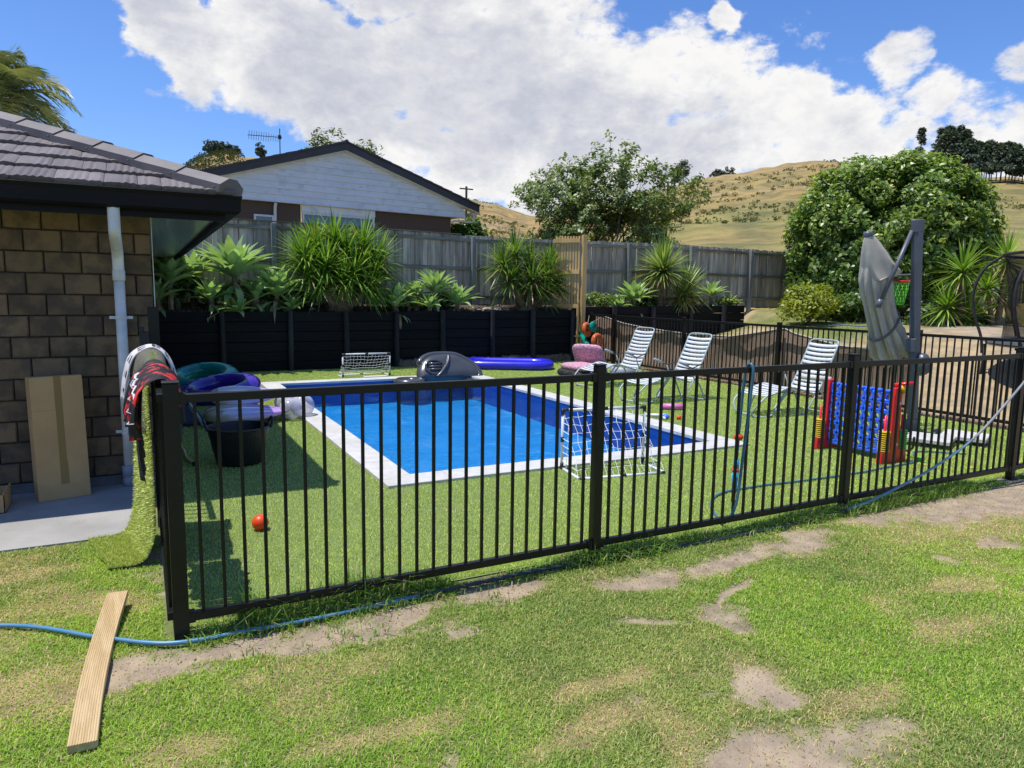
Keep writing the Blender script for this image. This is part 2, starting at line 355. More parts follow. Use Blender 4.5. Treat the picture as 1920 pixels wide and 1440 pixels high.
m_clear = film('clear glitter vinyl', (.62, .62, .72), .22)
m_orangev = film('orange clear vinyl', (.75, .16, .05), .6)

# ------------------------------------------------------------------ ground
def blob(X, Y, x, y, rx, ry, a=0., k=.35, f=3.):
    X = X+(fbm(X*1.9+31, Y*1.9, 3)-.5)*.9*min(1, rx*2.2); Y = Y+(fbm(X*1.9, Y*1.9+77, 3)-.5)*.5*min(1, rx*2.2); dx, dy = X-x, Y-y; c, s = math.cos(a), math.sin(a); u, v = dx*c+dy*s, -dx*s+dy*c
    d = np.sqrt((u/rx)**2+(v/ry)**2)+(fbm(X*f+x, Y*f+y, 4)-.5)*1.5
    return 1-ss(1-k, 1+k*1.1, d)
SOIL = [(.45, 3.22, .6, .12), (-.05, 3.40, .22, .10), (1.05, 3.30, .35, .09), (1.72, 3.34, .28, .10), (2.55, 3.2, .30, .12), (3.1, 3.13, .3, .1), (3.75, 3.2, .38, .14), (5.2, 3.35, .5, .13), (6.7, 3.2, 1.3, .28), (8.8, 3.1, 1.6, .6),
        (2.28, 2.06, .11, .10), (2.32, 1.90, .08, .09), (2.02, 1.72, .22, .12), (2.10, 1.50, .32, .16), (2.9, 2.78, .22, .04, .3), (2.2, 2.66, .16, .03, -.4)]
STRAW = [(-.55, 3.38, .48, .20), (-.25, 3.25, .3, .16), (-.45, 4.10, .35, .10), (-.7, 4.75, .3, .08), (-.9, 3.85, .3, .1), (0, 2.62, .12, .06), (1.35, 2.05, .3, .07), (1.7, 2.3, .2, .06), (.7, 2.4, .2, .07), (5.9, 2.95, 1.1, .22), (5.6, 2.6, .5, .2), (6.6, 2.6, .8, .25), (3.6, 1.95, .25, .08), (2.6, 1.75, .2, .08), (4.2, 2.3, .25, .06)]
def soilmask(X, Y):
    s = np.zeros_like(X)
    for q in SOIL: s = np.maximum(s, blob(X, Y, q[0], q[1], q[2]*1.05, q[3]*1.05, q[4] if len(q) > 4 else 0, k=.55))
    s = np.maximum(s, ss(.66, .80, fbm(X*2.3+9, Y*2.3+3, 4))*.8)
    s = np.clip(s*1.12+((fbm(X*22, Y*22, 3)-.5)*1.7+(fbm(X*6+9, Y*6, 3)-.5)*1.2)*np.clip(s*6, 0, 1)*(1.12-s), 0, 1)
    t = np.zeros_like(X)
    for x, y, a, b in STRAW: t = np.maximum(t, blob(X, Y, x, y, a*1.2, b*1.2, k=.6))
    t = np.maximum(t, ss(.56, .74, fbm(X*1.7+40, Y*1.7+23, 4))*.75)
    return s, t
def lawncol(X, Y):
    s, t = soilmask(X, Y)
    g = fbm(X*1.3+5, Y*1.3, 4)[..., None]; g2 = fbm(X*9, Y*9+7, 3)[..., None]
    c = np.array([.085, .125, .028])*(1-g)+np.array([.16, .19, .05])*g; c = c*(.75+.5*g2)
    tc_ = np.array([.34, .25, .12])*(.75+.5*g2); sc = np.array([.345, .265, .18])*(.72+.55*g2)
    t = t*.8; c = c*(1-t[..., None])+tc_*t[..., None]; c = c*(1-s[..., None])+sc*s[..., None]
    return c
def bankz(X, Y):
    a = ss(10.0, 17.5, X)*ss(1.5, 10, Y)*1.02
    b = 1.27*ss(14.6, 17, X)*ss(11.5, 15.0, Y)
    return np.maximum(a, b)+ss(10.3, 12, X)*(fbm(X*.8, Y*.8, 4)-.5)*.12
def sheet(name, xs, ys, zf, cf, mt, **k):
    X, Y = np.meshgrid(xs, ys, indexing='ij'); Z = zf(X, Y); V = np.stack([X, Y, Z], -1).reshape(-1, 3)
    a, b = X.shape; i = np.arange(a*b).reshape(a, b); F = np.stack([i[:-1, :-1], i[1:, :-1], i[1:, 1:], i[:-1, 1:]], -1).reshape(-1, 4)
    c = cf(X, Y).reshape(-1, 3); c = np.concatenate([c, np.ones((len(c), 1))], 1)
    return big(name, V, F, mt, c, smooth=True, **k)
lawnz = lambda X, Y: (fbm(X*1.1, Y*1.1, 3)-.5)*.02*ss(3.5, 3.1, Y)*ss(-12, -3, X) - .012*soilmask(X, Y)[0]*ss(3.55, 3.4, Y)
xs = np.concatenate([np.linspace(-16, -2.6, 20), np.arange(-2.5, 9.9, .035), [9.95]])
ys = np.concatenate([np.linspace(-14, .4, 16), np.arange(.5, 4.2, .035), [4.2]])
sheet('lawn', xs, ys, lawnz, lawncol, m_lawn, kind='structure')
xs = np.concatenate([np.linspace(-16, -2.6, 20), np.arange(-2.5, .1, .035), [.12]])
sheet('lawn', xs, np.concatenate([np.arange(4.2, 6.7, .05), np.linspace(6.8, 20, 12)]), lambda X, Y: X*0, lawncol, m_lawn, kind='structure')
def bankcol(X, Y):
    n = fbm(X*1.2+3, Y*1.2, 5)[..., None]; g = (ss(.34, .56, fbm(X*.5+2, Y*.5+8, 4))*ss(12.5, 15, X)*ss(9.5, 12, Y))[..., None]
    c = np.array([.36, .285, .20])*(.75+.5*n); straw = ss(.45, .6, fbm(X*.35, Y*.35+5, 3))[..., None]*.6
    c = c*(1-straw)+np.array([.40, .30, .15])*straw
    return c*(1-g)+np.array([.17, .19, .05])*g
xs = np.concatenate([np.arange(9.95, 24, .12), np.linspace(24.2, 60, 30)])
ys = np.concatenate([np.linspace(-14, 0, 10), np.arange(.2, 18.4, .15)])
sheet('bank', xs, ys, bankz, bankcol, m_bank, kind='structure')
# terrace behind the retaining wall
tz = lambda X, Y: 1.19+ss(14.95, 16.1, Y)*.17+(fbm(X*2, Y*2, 4)-.5)*.08
sheet('planting_bed', np.arange(-3, 15.6, .1), np.arange(14.98, 18.4, .1), tz, lambda X, Y: np.ones(X.shape+(3,))*.3, m_soil, kind='structure')

# hills
EA = [-180, -60, -20, -7.7, 1, 3, 4.4, 6.2, 8, 11, 17.4, 23.6, 26.2, 28.5, 31, 35, 39.1, 41.5, 45.4, 49.1, 51.2, 54.4, 57, 61, 66, 80, 110, 180]
EE = [3, 3, 3.5, 5, 6.9, 8.2, 9.2, 9.55, 9.4, 8.2, 7.4, 7.1, 6.8, 5.9, 5.7, 6.6, 7.85, 8.5, 9.15, 9.5, 9.35, 8.5, 8.0, 8.0, 7.5, 6, 4, 3]
def hillz(X, Y):
    az = np.degrees(np.arctan2(X, Y)); r = np.hypot(X, Y)
    E = np.interp(az, EA, EE); rc = np.interp(az, [-180, 0, 30, 52, 57, 65, 90, 180], [350, 330, 330, 330, 215, 205, 300, 350])
    E = E+(fbm(az*.55+50, az*0+3, 3)-.5)*.35
    t = np.clip((r-60)/(rc-60), 0, 1.25); g = t**1.25*(1-.28*np.clip(t-.6, 0, 1)**2*3)
    g = np.where(t > 1, 1-.28*.48-(t-1)*.9, g)/(1-.28*.48)
    base = np.maximum(bankz(X, Y)*ss(60, 40, X), 1.3*ss(15.5, 17, Y))
    base = base+1.5*ss(16, 40, r)*ss(-10, 10, Y+X*.5)
    z = base+np.maximum(0, rc*np.tan(np.radians(E))+1.67-2.8)*g
    z = z+ss(60, 130, r)*((fbm(X*.03, Y*.03, 5)-.5)*5*np.clip(1.2-t, 0, 1)+(fbm(X*.12, Y*.12, 3)-.5)*1.2*np.clip(1.1-t, .0, 1))
    z = z+ss(70, 120, r)*.45*np.sin(z*1.3+fbm(X*.04, Y*.04, 3)*6)*np.clip(1.1-t, 0, 1)
    inside = (X > -16) & (X < 60) & (Y > -14) & (Y < 17.9)
    return np.where(inside, base-.4-.3*(X < 10), z)
az = np.radians(np.concatenate([np.arange(-180, -12, 4), np.arange(-12, 72, .25), np.arange(72, 181, 4)]))
rr = np.concatenate([[16.4, 17.5], np.arange(19, 60, 2.5), np.arange(60, 420, 2.5), [440, 480, 540, 620, 800, 1200]])
A_, R_ = np.meshgrid(az, rr, indexing='ij'); X, Y = R_*np.sin(A_), R_*np.cos(A_)
Z = hillz(X, Y); Z = np.where(R_ > 430, Z-(R_-430)*.06, Z)
n = fbm(X*.02, Y*.02, 5)[..., None]; n2 = fbm(X*.15+9, Y*.15, 4)[..., None]
tt = np.clip((R_-50)/270, 0, 1)[..., None]
gold = np.array([.30, .215, .085])*(.8+.4*n2); grn = np.array([.20, .185, .062])*(.8+.4*n2)
gm = np.clip(ss(.55, .25, tt)*.6+(n-.5)*2.2, 0, 1); colr = gold*(1-gm)+grn*gm
scar = ss(.68, .78, fbm(X*.05+70, Z*.35, 4))[..., None]*.6; colr = colr*(1-scar)+np.array([.30, .24, .16])*scar
lft = ss(3.6, 5.6, fbm(A_*40+5, R_*.02, 3)*4+3*ss(9, 4, np.degrees(A_))*ss(0, 4, np.degrees(A_)))[..., None]*.7; colr = colr*(1-lft)+np.array([.07, .085, .03])*lft
V = np.stack([X, Y, Z], -1).reshape(-1, 3); a, b = X.shape; i = np.arange(a*b).reshape(a, b)
F = np.stack([i[:-1, :-1], i[:-1, 1:], i[1:, 1:], i[1:, :-1]], -1).reshape(-1, 4)
big('hills', V, F, m_hill, np.concatenate([colr.reshape(-1, 3), np.ones((a*b, 1))], 1), smooth=True, kind='structure')

# turf sheet round the pool hole
PX0, PX1, PY0, PY1 = 1.77, 5.965, 5.60, 13.0; CW = .29
tb = MB()
for x0, x1, y0, y1 in ((.08, 9.86, 3.60, PY0), (.08, PX0, PY0, PY1), (PX1, 9.86, PY0, PY1), (.08, 9.86, PY1, 15.0)):
    tb.add([(x0, y0, .008), (x1, y0, .008), (x1, y1, .008), (x0, y1, .008)], [(0, 1, 2, 3)])
tb.build('artificial_turf', m_turfbase, kind='structure')

# grass blades
def blades(name, P, h, w, col, mt, lean=.5, Z=None, curl=True, **k):
    n = len(P); a = rng.random(n)*2*math.pi; d = np.stack([np.cos(a), np.sin(a)], 1); q = np.stack([-d[:, 1], d[:, 0]], 1)
    ln = rng.random(n)*lean; z = P[:, 2]; hw = (w/2)[:, None]
    b0 = np.concatenate([P[:, :2]-q*hw, z[:, None]], 1); b1 = np.concatenate([P[:, :2]+q*hw, z[:, None]], 1)
    if curl:
        mo = d*(h*ln*.35)[:, None]; m0 = np.concatenate([P[:, :2]+mo-q*hw*.8, (z+h*.6)[:, None]], 1); m1 = np.concatenate([P[:, :2]+mo+q*hw*.8, (z+h*.6)[:, None]], 1)
        tp = np.concatenate([P[:, :2]+d*(h*ln*1.3)[:, None], (z+h*(1-.35*ln))[:, None]], 1)
        V = np.stack([b0, b1, m0, m1, tp], 1).reshape(-1, 3); i = np.arange(n)[:, None]*5
        F = np.concatenate([i+[0, 1, 3], i+[0, 3, 2], i+[2, 3, 4]], 0); kk = 5
        cc = np.repeat(col, 5, 0)
    else:
        tp = np.concatenate([P[:, :2]+d*(h*ln)[:, None], (z+h)[:, None]], 1)
        V = np.stack([b0, b1, tp], 1).reshape(-1, 3); i = np.arange(n)[:, None]*3; F = i+[0, 1, 2]; cc = np.repeat(col, 3, 0)
    cc = np.concatenate([cc, np.ones((len(cc), 1))], 1)
    return big(name, V, F, mt, cc, **k)
n = 1500000
P = np.stack([rng.random(n)*12.4-2.6, rng.random(n)*4.9+.5], 1)
x, y = P.T
keep = (y > 1.75-.52*x) & (y > x/2.35) & ((y < 3.56) | ((x < .02) & (y < 5.22)) | ((x < -.9-0*y) & (y < 5.22)))
P = P[keep]; x, y = P.T; s, t = soilmask(x, y)
keep = rng.random(len(P)) > np.clip(s*1.0, 0, .94)+t*.25*(1-s); P = P[keep]; x, y = P.T; s, t = s[keep], t[keep]
dist = np.hypot(x, y); keep = rng.random(len(P)) < np.clip(1.25-dist*.09, .35, 1); P = P[keep]; x, y = P.T; s, t, dist = s[keep], t[keep], dist[keep]
g = fbm(x*1.3+5, y*1.3, 4); g3 = fbm(x*.5+15, y*.5, 3); g2 = rng.random(len(P)); g4 = fbm(x*6, y*6+3, 3)
lush = np.clip(ss(.40, .6, g3)+ss(3.0, 5.0, x)*.45, 0, 1)[:, None]
ca = np.array([.125, .20, .038]); cb = np.array([.30, .345, .095]); cl1 = np.array([.15, .27, .03]); cl2 = np.array([.29, .40, .05])
mixv = np.clip(g2*.6+ss(.3, .7, g)*.25+ss(.3, .7, g4)*.3-.05, 0, 1)[:, None]
c = (ca*(1-mixv)+cb*mixv)*(1-lush)+(cl1*(1-mixv)+cl2*mixv)*lush
dry = ((rng.random(len(P)) < .10+t*.36) | (rng.random(len(P)) < s*.5))[:, None]; c = np.where(dry, np.array([.46, .36, .19])*(.75+.45*rng.random((len(P), 1))), c)
h = .010+.015*rng.random(len(P)); h *= (1-.4*t)*(1-.35*s); w = (.0022+.0015*rng.random(len(P)))*(1+dist*.10)
blades('grass', np.concatenate([P, (lawnz(x, y)-.001)[:, None]], 1), h, w, c*[1.55, 1.5, 1.4], m_blade, 1.1, label='short patchy mown lawn grass in front of the black fence', cat='grass', kind='stuff')
# uncut grass along the fence foot
def tall(n, x0, x1, y0, y1, hmin, hmax, name, label, thr=.45, f=1.6):
    P = np.stack([x0+rng.random(n)*(x1-x0), (y0+y1)/2+(rng.random(n)+rng.random(n)-1)*(y1-y0)/2], 1); x, y = P.T
    k = fbm(x*f+3, y*f, 3); keep = rng.random(n) < ss(thr-.15, thr+.2, k); P = P[keep]; k = k[keep]; n = len(P)
    h = hmin+(hmax-hmin)*rng.random(n)**2.2*ss(.35, .7, k); w = .0035+.004*rng.random(n)
    c = np.array([.17, .29, .045])*(.7+.9*rng.random((n, 1))); c = np.where(rng.random((n, 1)) < .12, [.45, .38, .2], c)
    blades(name, np.concatenate([P, np.full((n, 1), -.004)], 1), h, w, c, m_blade, 1.2, label=label, cat='grass', kind='stuff')
tall(26000, .12, 7.4, 3.40, 3.66, .03, .15, 'long_grass', 'long unmown grass blades along the foot of the front fence', .38)
tall(2600, .35, 1.5, 3.5, 3.75, .08, .24, 'long_grass', 'taller grass tufts inside the fence by the near corner post', .3, 3)
tall(1500, .05, 2.0, 2.9, 3.42, .02, .07, 'weeds', 'sparse grass tufts growing in the bare soil strip', .55, 5)
# turf fibres
n = 800000
P = np.stack([.09+rng.random(n)*9.74, 3.62+(rng.random(n)**1.45)*11.3], 1); x, y = P.T
keep = ~((x > PX0) & (x < PX1) & (y > PY0) & (y < PY1)); P = P[keep]; x, y = P.T; n = len(P)
dist = np.hypot(x, y); g2 = rng.random((n, 1)); g = fbm(x*.9, y*.9+6, 4)[:, None]; g5 = fbm(x*14, y*14, 2)[:, None]
c = np.array([.125, .185, .030])*(1-g2)+np.array([.30, .36, .085])*g2; c = c*(.85+.25*g)*(.85+.3*g5)
c = np.where(rng.random((n, 1)) < .10, np.array([.36, .32, .14]), c)*[2.45, 2.4, 2.15]
h = .009+.008*rng.random(n); w = (.0030+.0018*rng.random(n))*(.75+dist*.105)
blades('turf_pile', np.concatenate([P, np.full((n, 1), .007)], 1), h, w, c, m_turf, .8, curl=False, label='green artificial turf pile around the swimming pool', cat='turf', kind='stuff')

# concrete path with a rounded end
pts = [(-16, 5.24), (-.42, 5.24)]+[(-.42+.42*math.sin(a), 5.66-.42*math.cos(a)) for a in np.linspace(.15, math.pi/2, 7)]+[(0, 6.75), (-16, 6.75)]
pb = MB(); nP = len(pts); pb.add([(x, y, -.05) for x, y in pts]+[(x, y, .014) for x, y in pts], [tuple(range(nP, 2*nP))]+[(i, (i+1) % nP, nP+(i+1) % nP, nP+i) for i in range(nP)])
pb.build('path', m_conc, kind='structure')

# ------------------------------------------------------------------ pool
m_pool = bpy.data.materials.new('blue pool interior'); m_pool.use_nodes = True
nt = m_pool.node_tree; bs = nt.nodes['Principled BSDF']; t = N(nt, 'ShaderNodeTexCoord')
L(nt, mixc(nt, noise(nt, t.outputs['Object'], 1.6, 5), (.005, .25, .56), (.012, .32, .66)), bs.inputs['Base Color']); bs.inputs['Roughness'].default_value = .5
ix0, ix1, iy0, iy1 = PX0+CW, PX1-CW, PY0+CW, PY1-CW; zf = -.42
sh = MB()
sh.add([(ix0, iy0, zf), (ix1, iy0, zf), (ix1, iy1, zf), (ix0, iy1, zf), (ix0, iy0, .0), (ix1, iy0, .0), (ix1, iy1, .0), (ix0, iy1, .0)], [(0, 1, 2, 3)])
sh.build('pool_floor', m_pool, kind='structure')
sh = MB().add([(ix0, iy0, zf), (ix1, iy0, zf), (ix1, iy1, zf), (ix0, iy1, zf), (ix0, iy0, .0), (ix1, iy0, .0), (ix1, iy1, .0), (ix0, iy1, .0)], [(0, 4, 5, 1), (1, 5, 6, 2), (2, 6, 7, 3), (3, 7, 4, 0)])
sh.build('pool_wall', mat('shade-darkened pool liner', (.004, .045, .26), (.006, .07, .34), 30, .3), kind='structure')  # wall colour darker than the floor, painting in the shade on the sides
m_wat = bpy.data.materials.new('pool water'); m_wat.use_nodes = True; nt = m_wat.node_tree; nt.nodes.clear(); o = N(nt, 'ShaderNodeOutputMaterial')
tp = N(nt, 'ShaderNodeBsdfTransparent'); tp.inputs[0].default_value = (.66, .88, .95, 1); gl = N(nt, 'ShaderNodeBsdfGlossy'); gl.inputs['Roughness'].default_value = .03; gl.inputs[0].default_value = (.8, .9, 1, 1)
t = N(nt, 'ShaderNodeTexCoord'); mp = N(nt, 'ShaderNodeMapping'); L(nt, t.outputs['Object'], mp.inputs[0]); mp.inputs['Scale'].default_value = (1, 1.8, 1); mp.inputs['Rotation'].default_value = (0, 0, .5)
hh = mth(nt, 'ADD', noise(nt, mp.outputs[0], 4, 4, .6, 1.2), mth(nt, 'MULTIPLY', noise(nt, mp.outputs[0], 17, 4, .6, .8), .5))
bn = N(nt, 'ShaderNodeBump'); bn.inputs['Strength'].default_value = .8; bn.inputs['Distance'].default_value = .03; L(nt, hh, bn.inputs['Height'])
fr = N(nt, 'ShaderNodeFresnel'); fr.inputs[0].default_value = 1.33; L(nt, bn.outputs[0], gl.inputs['Normal']); L(nt, bn.outputs[0], fr.inputs['Normal'])
mx = N(nt, 'ShaderNodeMixShader'); L(nt, fr.outputs[0], mx.inputs[0]); L(nt, tp.outputs[0], mx.inputs[1]); L(nt, gl.outputs[0], mx.inputs[2]); L(nt, mx.outputs[0], o.inputs[0])
wz = -.095
wb_ = MB(); G = np.zeros((36, 74, 3))
for i, x in enumerate(np.linspace(ix0-.002, ix1+.002, 36)):
    for j, y in enumerate(np.linspace(iy0-.002, iy1+.002, 74)): G[i, j] = (x, y, wz+.006*math.sin(x*5+y*3)+.004*math.sin(y*9-x*4))
wb_.grid(G[::-1]).build('pool_water', m_wat, smooth=True, kind='structure')
cop = setp(place(bpy.data.objects.new('pool_coping', None), None, (PX0, PY0, 0)), kind='structure')
def cstone(x0, x1, y0, y1):
    z = .036+random.uniform(-.0015, .0015); MB().box((x0+.002, y0+.002, -.006), (x1-.002, y1-.002, z), bev=.004).build('coping_stone', m_cope, cop)
def run(a, b, n): e = np.linspace(a, b, n+1); return list(zip(e[:-1], e[1:]))
for a, b in run(PX0, PX1, 7): cstone(a, b, PY0, PY0+CW+.012); cstone(a, b, PY1-CW-.012, PY1)
for a, b in run(PY0+CW+.012, PY1-CW-.012, 12): cstone(PX0, PX0+CW+.012, a, b); cstone(PX1-CW-.012, PX1, a, b)

# ------------------------------------------------------------------ brick house on the left
HX, HY = .09, 6.667
house = thing('brick_house', 'single storey brown brick house with charcoal tiled hip roof and black gutter at the left', 'house', (-2, HY, 0))
MB().box((-5, HY+.02, .0), (HX-.012, 17, 2.24)).build('wall', m_mortar, house)
MB().box((-5, HY-.012, 0), (HX, HY+.019, .095)).build('foundation', m_found, house)
bw, bh, jt = .2525, .1672, .0085
def brickmesh(w, k):
    r = random.Random(k); V = []; x0, x1 = -w/2+jt/2, w/2-jt/2; z0, z1 = -bh/2+jt/2, bh/2-jt/2
    j = lambda: r.uniform(-.003, .003)
    for (x, z) in ((x0, z0), (x1, z0), (x1, z1), (x0, z1)): V.append((x+j()*.4, .02, z+j()*.4))
    for (x, z) in ((x0, z0), (x1, z0), (x1, z1), (x0, z1)): V.append((V[len(V)-4][0], -.006, V[len(V)-4][2]))
    for (x, z) in ((x0+.008, z0+.008), (x1-.008, z0+.008), (x1-.008, z1-.008), (x0+.008, z1-.008)): V.append((x+j(), -.016+j(), z+j()))
    F = [(8, 9, 10, 11)]
    for b in (0, 4):
        for i in range(4): F.append((b+i, b+(i+1) % 4, b+4+(i+1) % 4, b+4+i))
    mb = MB(); mb.add(V, F); return mb.mesh('brick', m_brick)
full = [brickmesh(bw, k) for k in range(5)]; half = [brickmesh(bw/2, k+9) for k in range(3)]
for row in range(13):
    zc = .098+bh*(row+.5)
    x = HX-.004
    if row % 2: piece('brick', random.choice(half), house, (x-bw/4, HY, zc)); x -= bw/2
    while x > -3.3:
        piece('brick', random.choice(full), house, (x-bw/2, HY, zc)); x -= bw
MB().box((HX, HY-.018, .1), (HX+.006, HY+.03, 2.25)).build('corner_strip', m_white, house)
EX, EY = .73, 6.06   # outer gutter lines
for k, (a, b) in enumerate(run(-4.8, EX-.14, 5)): MB().box((a+.002, EY+.13, 2.25), (b-.002, HY+.01, 2.258)).build('soffit_panel', m_soffit, house)
for k, (a, b) in enumerate(run(HY+.012, 17, 8)): MB().box((HX-.01, a+.002, 2.25), (EX-.14, b-.002, 2.258)).build('soffit_panel', m_soffit, house)
MB().box((-5, EY+.11, 2.20), (EX-.11, EY+.13, 2.33)).build('fascia', m_gutter, house)
MB().box((EX-.13, EY+.13, 2.20), (EX-.11, 17, 2.33)).build('fascia', m_gutter, house)
def gutter(a, b, nrm):
    a, b, nrm = map(np.array, (a, b, nrm)); prof = [(-.11, 0), (-.11, -.10), (-.02, -.125), (.0, -.11), (.006, -.03), (.014, 0), (.0, .004), (-.004, -.02)]
    G = np.array([[p+nrm*u+np.array([0, 0, w]) for u, w in prof] for p in (a, b)]); return MB().grid(G, closed_v=True)
d45 = np.array([1, -1, 0])
def gut2(prof_pts, name='gutter'):
    prof = [(-.115, .0), (-.115, -.13), (-.03, -.14), (-.004, -.12), (.0, -.03), (.012, 0), (.0, .006), (-.006, -.01)]
    G = np.array([[np.array([x+ox*u, y+oy*u, 2.392+w]) for u, w in prof] for x, y, ox, oy in prof_pts]); return MB().grid(G, closed_v=True).build(name, m_gutter, house)
gut2([(-5, EY, 0, -1), (EX, EY, 1, -1), (EX, 17.2, 1, 0)])
# roof planes
TP = math.tan(rad(21.5)); ZR = 2.40; RX, RY = EX-.02, EY+.02
def roofz(s): return ZR+s*TP
dpt = 5.6
MB().add([(-6, RY, ZR-.03), (RX, RY, ZR-.03), (RX-dpt, RY+dpt, roofz(dpt)-.03), (-6, RY+dpt, roofz(dpt)-.03), (RX, RY+2*dpt, ZR-.03), (-6, RY+2*dpt, ZR-.03), (-6, RY+.1, 2.27), (RX-.12, RY+.1, 2.27), (RX-.12, RY+2*dpt-.1, 2.27), (-6, RY+2*dpt-.1, 2.27)], [(0, 1, 2, 3), (1, 4, 2), (3, 2, 4, 5), (6, 9, 8, 7), (0, 6, 7, 1), (1, 7, 8, 4), (4, 8, 9, 5)]).build('roof', m_roof, house)
def shingle(w, k):
    r = random.Random(k); n = max(6, int(w/.022)); Ls = .385; V = []; F = []; xs = np.linspace(0, w, n+1); hgt = [r.uniform(.0, .007) if i % 2 else r.uniform(.004, .012) for i in range(n+1)]
    hgt[0] = hgt[-1] = 0; fr = [r.uniform(-.010, .004) for _ in range(n+1)]
    for x, h_, f in zip(xs, hgt, fr): V += [(x, f, -.002), (x, f, .030+h_), (x, Ls, .006+h_*.5)]
    for i in range(n): F += [(3*i, 3*i+3, 3*i+4, 3*i+1), (3*i+1, 3*i+4, 3*i+5, 3*i+2)]
    F += [(0, 1, 2), (3*n, 3*n+2, 3*n+1)]
    mb = MB(); mb.add(V, F); return mb.mesh('shingle', m_roof)
SW = [.16, .22, .26, .31, .36, .20, .29]; SH = [shingle(w-.003, 50+i) for i, w in enumerate(SW)]
row_h = .355; ang = math.atan(TP)
for row in range(10):
    s = row*row_h*math.cos(ang); x = RX-s-.03
    first = True
    while x > -3.6-row*.0:
        i = random.randrange(len(SH)); x -= SW[i]
        o = piece('shingle', SH[i], house, (x, RY+s, roofz(s)+random.uniform(-.002, .002)), (ang, 0, random.uniform(-.004, .004)))
        if first: first = False
# hip caps
hv = nm((-1, 1, TP)); hs_ = nm((1, 1, 0)); hu = np.cross(hs_, hv); hu = hu if hu[2] > 0 else -hu
for k in range(13):
    p0 = np.array([RX+.03, RY-.03, ZR+.045])+hv*(k*.43+.10); p1 = p0+hv*.47; up = hu*.012
    G = np.array([[p+hs_*a*(.135)+hu*b+np.array([0, 0, 0]) for a, b in ((-1, -.075), (-1.02, -.012), (-.35, .045), (.35, .045), (1.02, -.012), (1, -.075))] for p in (p0+up, p1-up*.3)])
    mb = MB().grid(G); mb.add([tuple(G[0][j]) for j in range(6)], [(5, 4, 3, 2, 1, 0)])
    cp = mb.build('ridge_cap', m_cap, house)
    q = p0+hv*.05-hs_*.14-hu*.035
    MB().lathe([(.0, .006), (.008, .004), (.01, 0)], q, 6, R=np.array([hv, hu, -hs_]).T).build('rivet', m_alu, cp)
# downpipe
dp = thing('downpipe', 'white round downpipe on the brick wall beside the tall cardboard box', 'pipe', (-.16, 6.56, 0))
MB().tube(curve([(-.16, EY+.07, 2.30), (-.16, EY+.07, 2.16), (-.16, EY+.10, 2.07), (-.16, 6.50, 1.96), (-.16, 6.585, 1.88), (-.16, 6.595, 1.75)], 6), .042, 20).build('offset_bend', m_pvc, dp, smooth=True)
MB().tube([(-.16, 6.595, 1.83), (-.16, 6.595, .12)], .040, 20).build('pipe', m_pvc, dp, smooth=True)
MB().lathe([(.044, 1.72), (.047, 1.722), (.047, 1.80), (.044, 1.802)], (-.16, 6.595, 0), 20).build('joint_ring', m_pvc, dp, smooth=True)
MB().lathe([(.043, 0), (.054, 0), (.054, .06), (.049, .065), (.049, .09), (.056, .095), (.056, .17), (.043, .175)], (-.16, 6.595, .014), 20).build('drain_collar', m_pvcg, dp, smooth=True)
for z in (1.42, .47):
    b_ = MB().lathe([(.042, -.014), (.046, -.014), (.046, .014), (.042, .014)], (-.16, 6.595, z), 20); b_.box((-.245, 6.636, z-.012), (-.075, 6.642, z+.012)); b_.build('bracket', m_pvc, dp)

# cardboard box leaning on wall
cb = thing('cardboard_box', 'tall taped brown cardboard box leaning against the brick wall', 'box', (-.6, 6.35, .014))
Rb = rotz(rad(14))@rotx(rad(-4.5)); c0 = np.array([-.605, 6.36, .014])
def bx(mb, a, b, bev=0): mb.box(a, b, bev=bev); mb.v = [tuple(c0+Rb@np.array(p)) for p in mb.v]; return mb
bx(MB(), (-.175, 0, 0), (.175, .20, .965), .004).build('carton', m_card, cb)
bx(MB(), (-.018, -.0015, .17), (.030, .0, .965)).build('tape_strip', m_tape, cb)
bx(MB(), (-.018, -.003, .12), (.034, -.0016, .30)).build('tape_strip', m_tape, cb)
bx(MB(), (-.174, -.0012, .70), (-.02, 0, .702)).build('flap_seam', m_tape, cb)
ob = thing('open_carton', 'small open carton of wrapped bottles at the foot of the brick wall', 'box', (-1.05, 6.3, .014))
o_ = MB()
for a, b in (((-1.30, 6.12, .014), (-.96, 6.126, .15)), ((-1.30, 6.42, .014), (-.96, 6.426, .15)), ((-.966, 6.12, .014), (-.96, 6.426, .17)), ((-1.3, 6.12, .014), (-.96, 6.426, .02))): o_.box(a, b)
o_.build('carton', m_card, ob)
film_w = film('clear wrap', (.55, .6, .65), .35)
for i in range(3): MB().tube(curve([(-1.2+i*.075, 6.2+.05*(i % 2), .05), (-1.19+i*.075, 6.24, .12), (-1.19+i*.07, 6.28, .17)], 4), [.035]*7+[.02, .014], 12).build('bottle', film_w, ob, smooth=True)

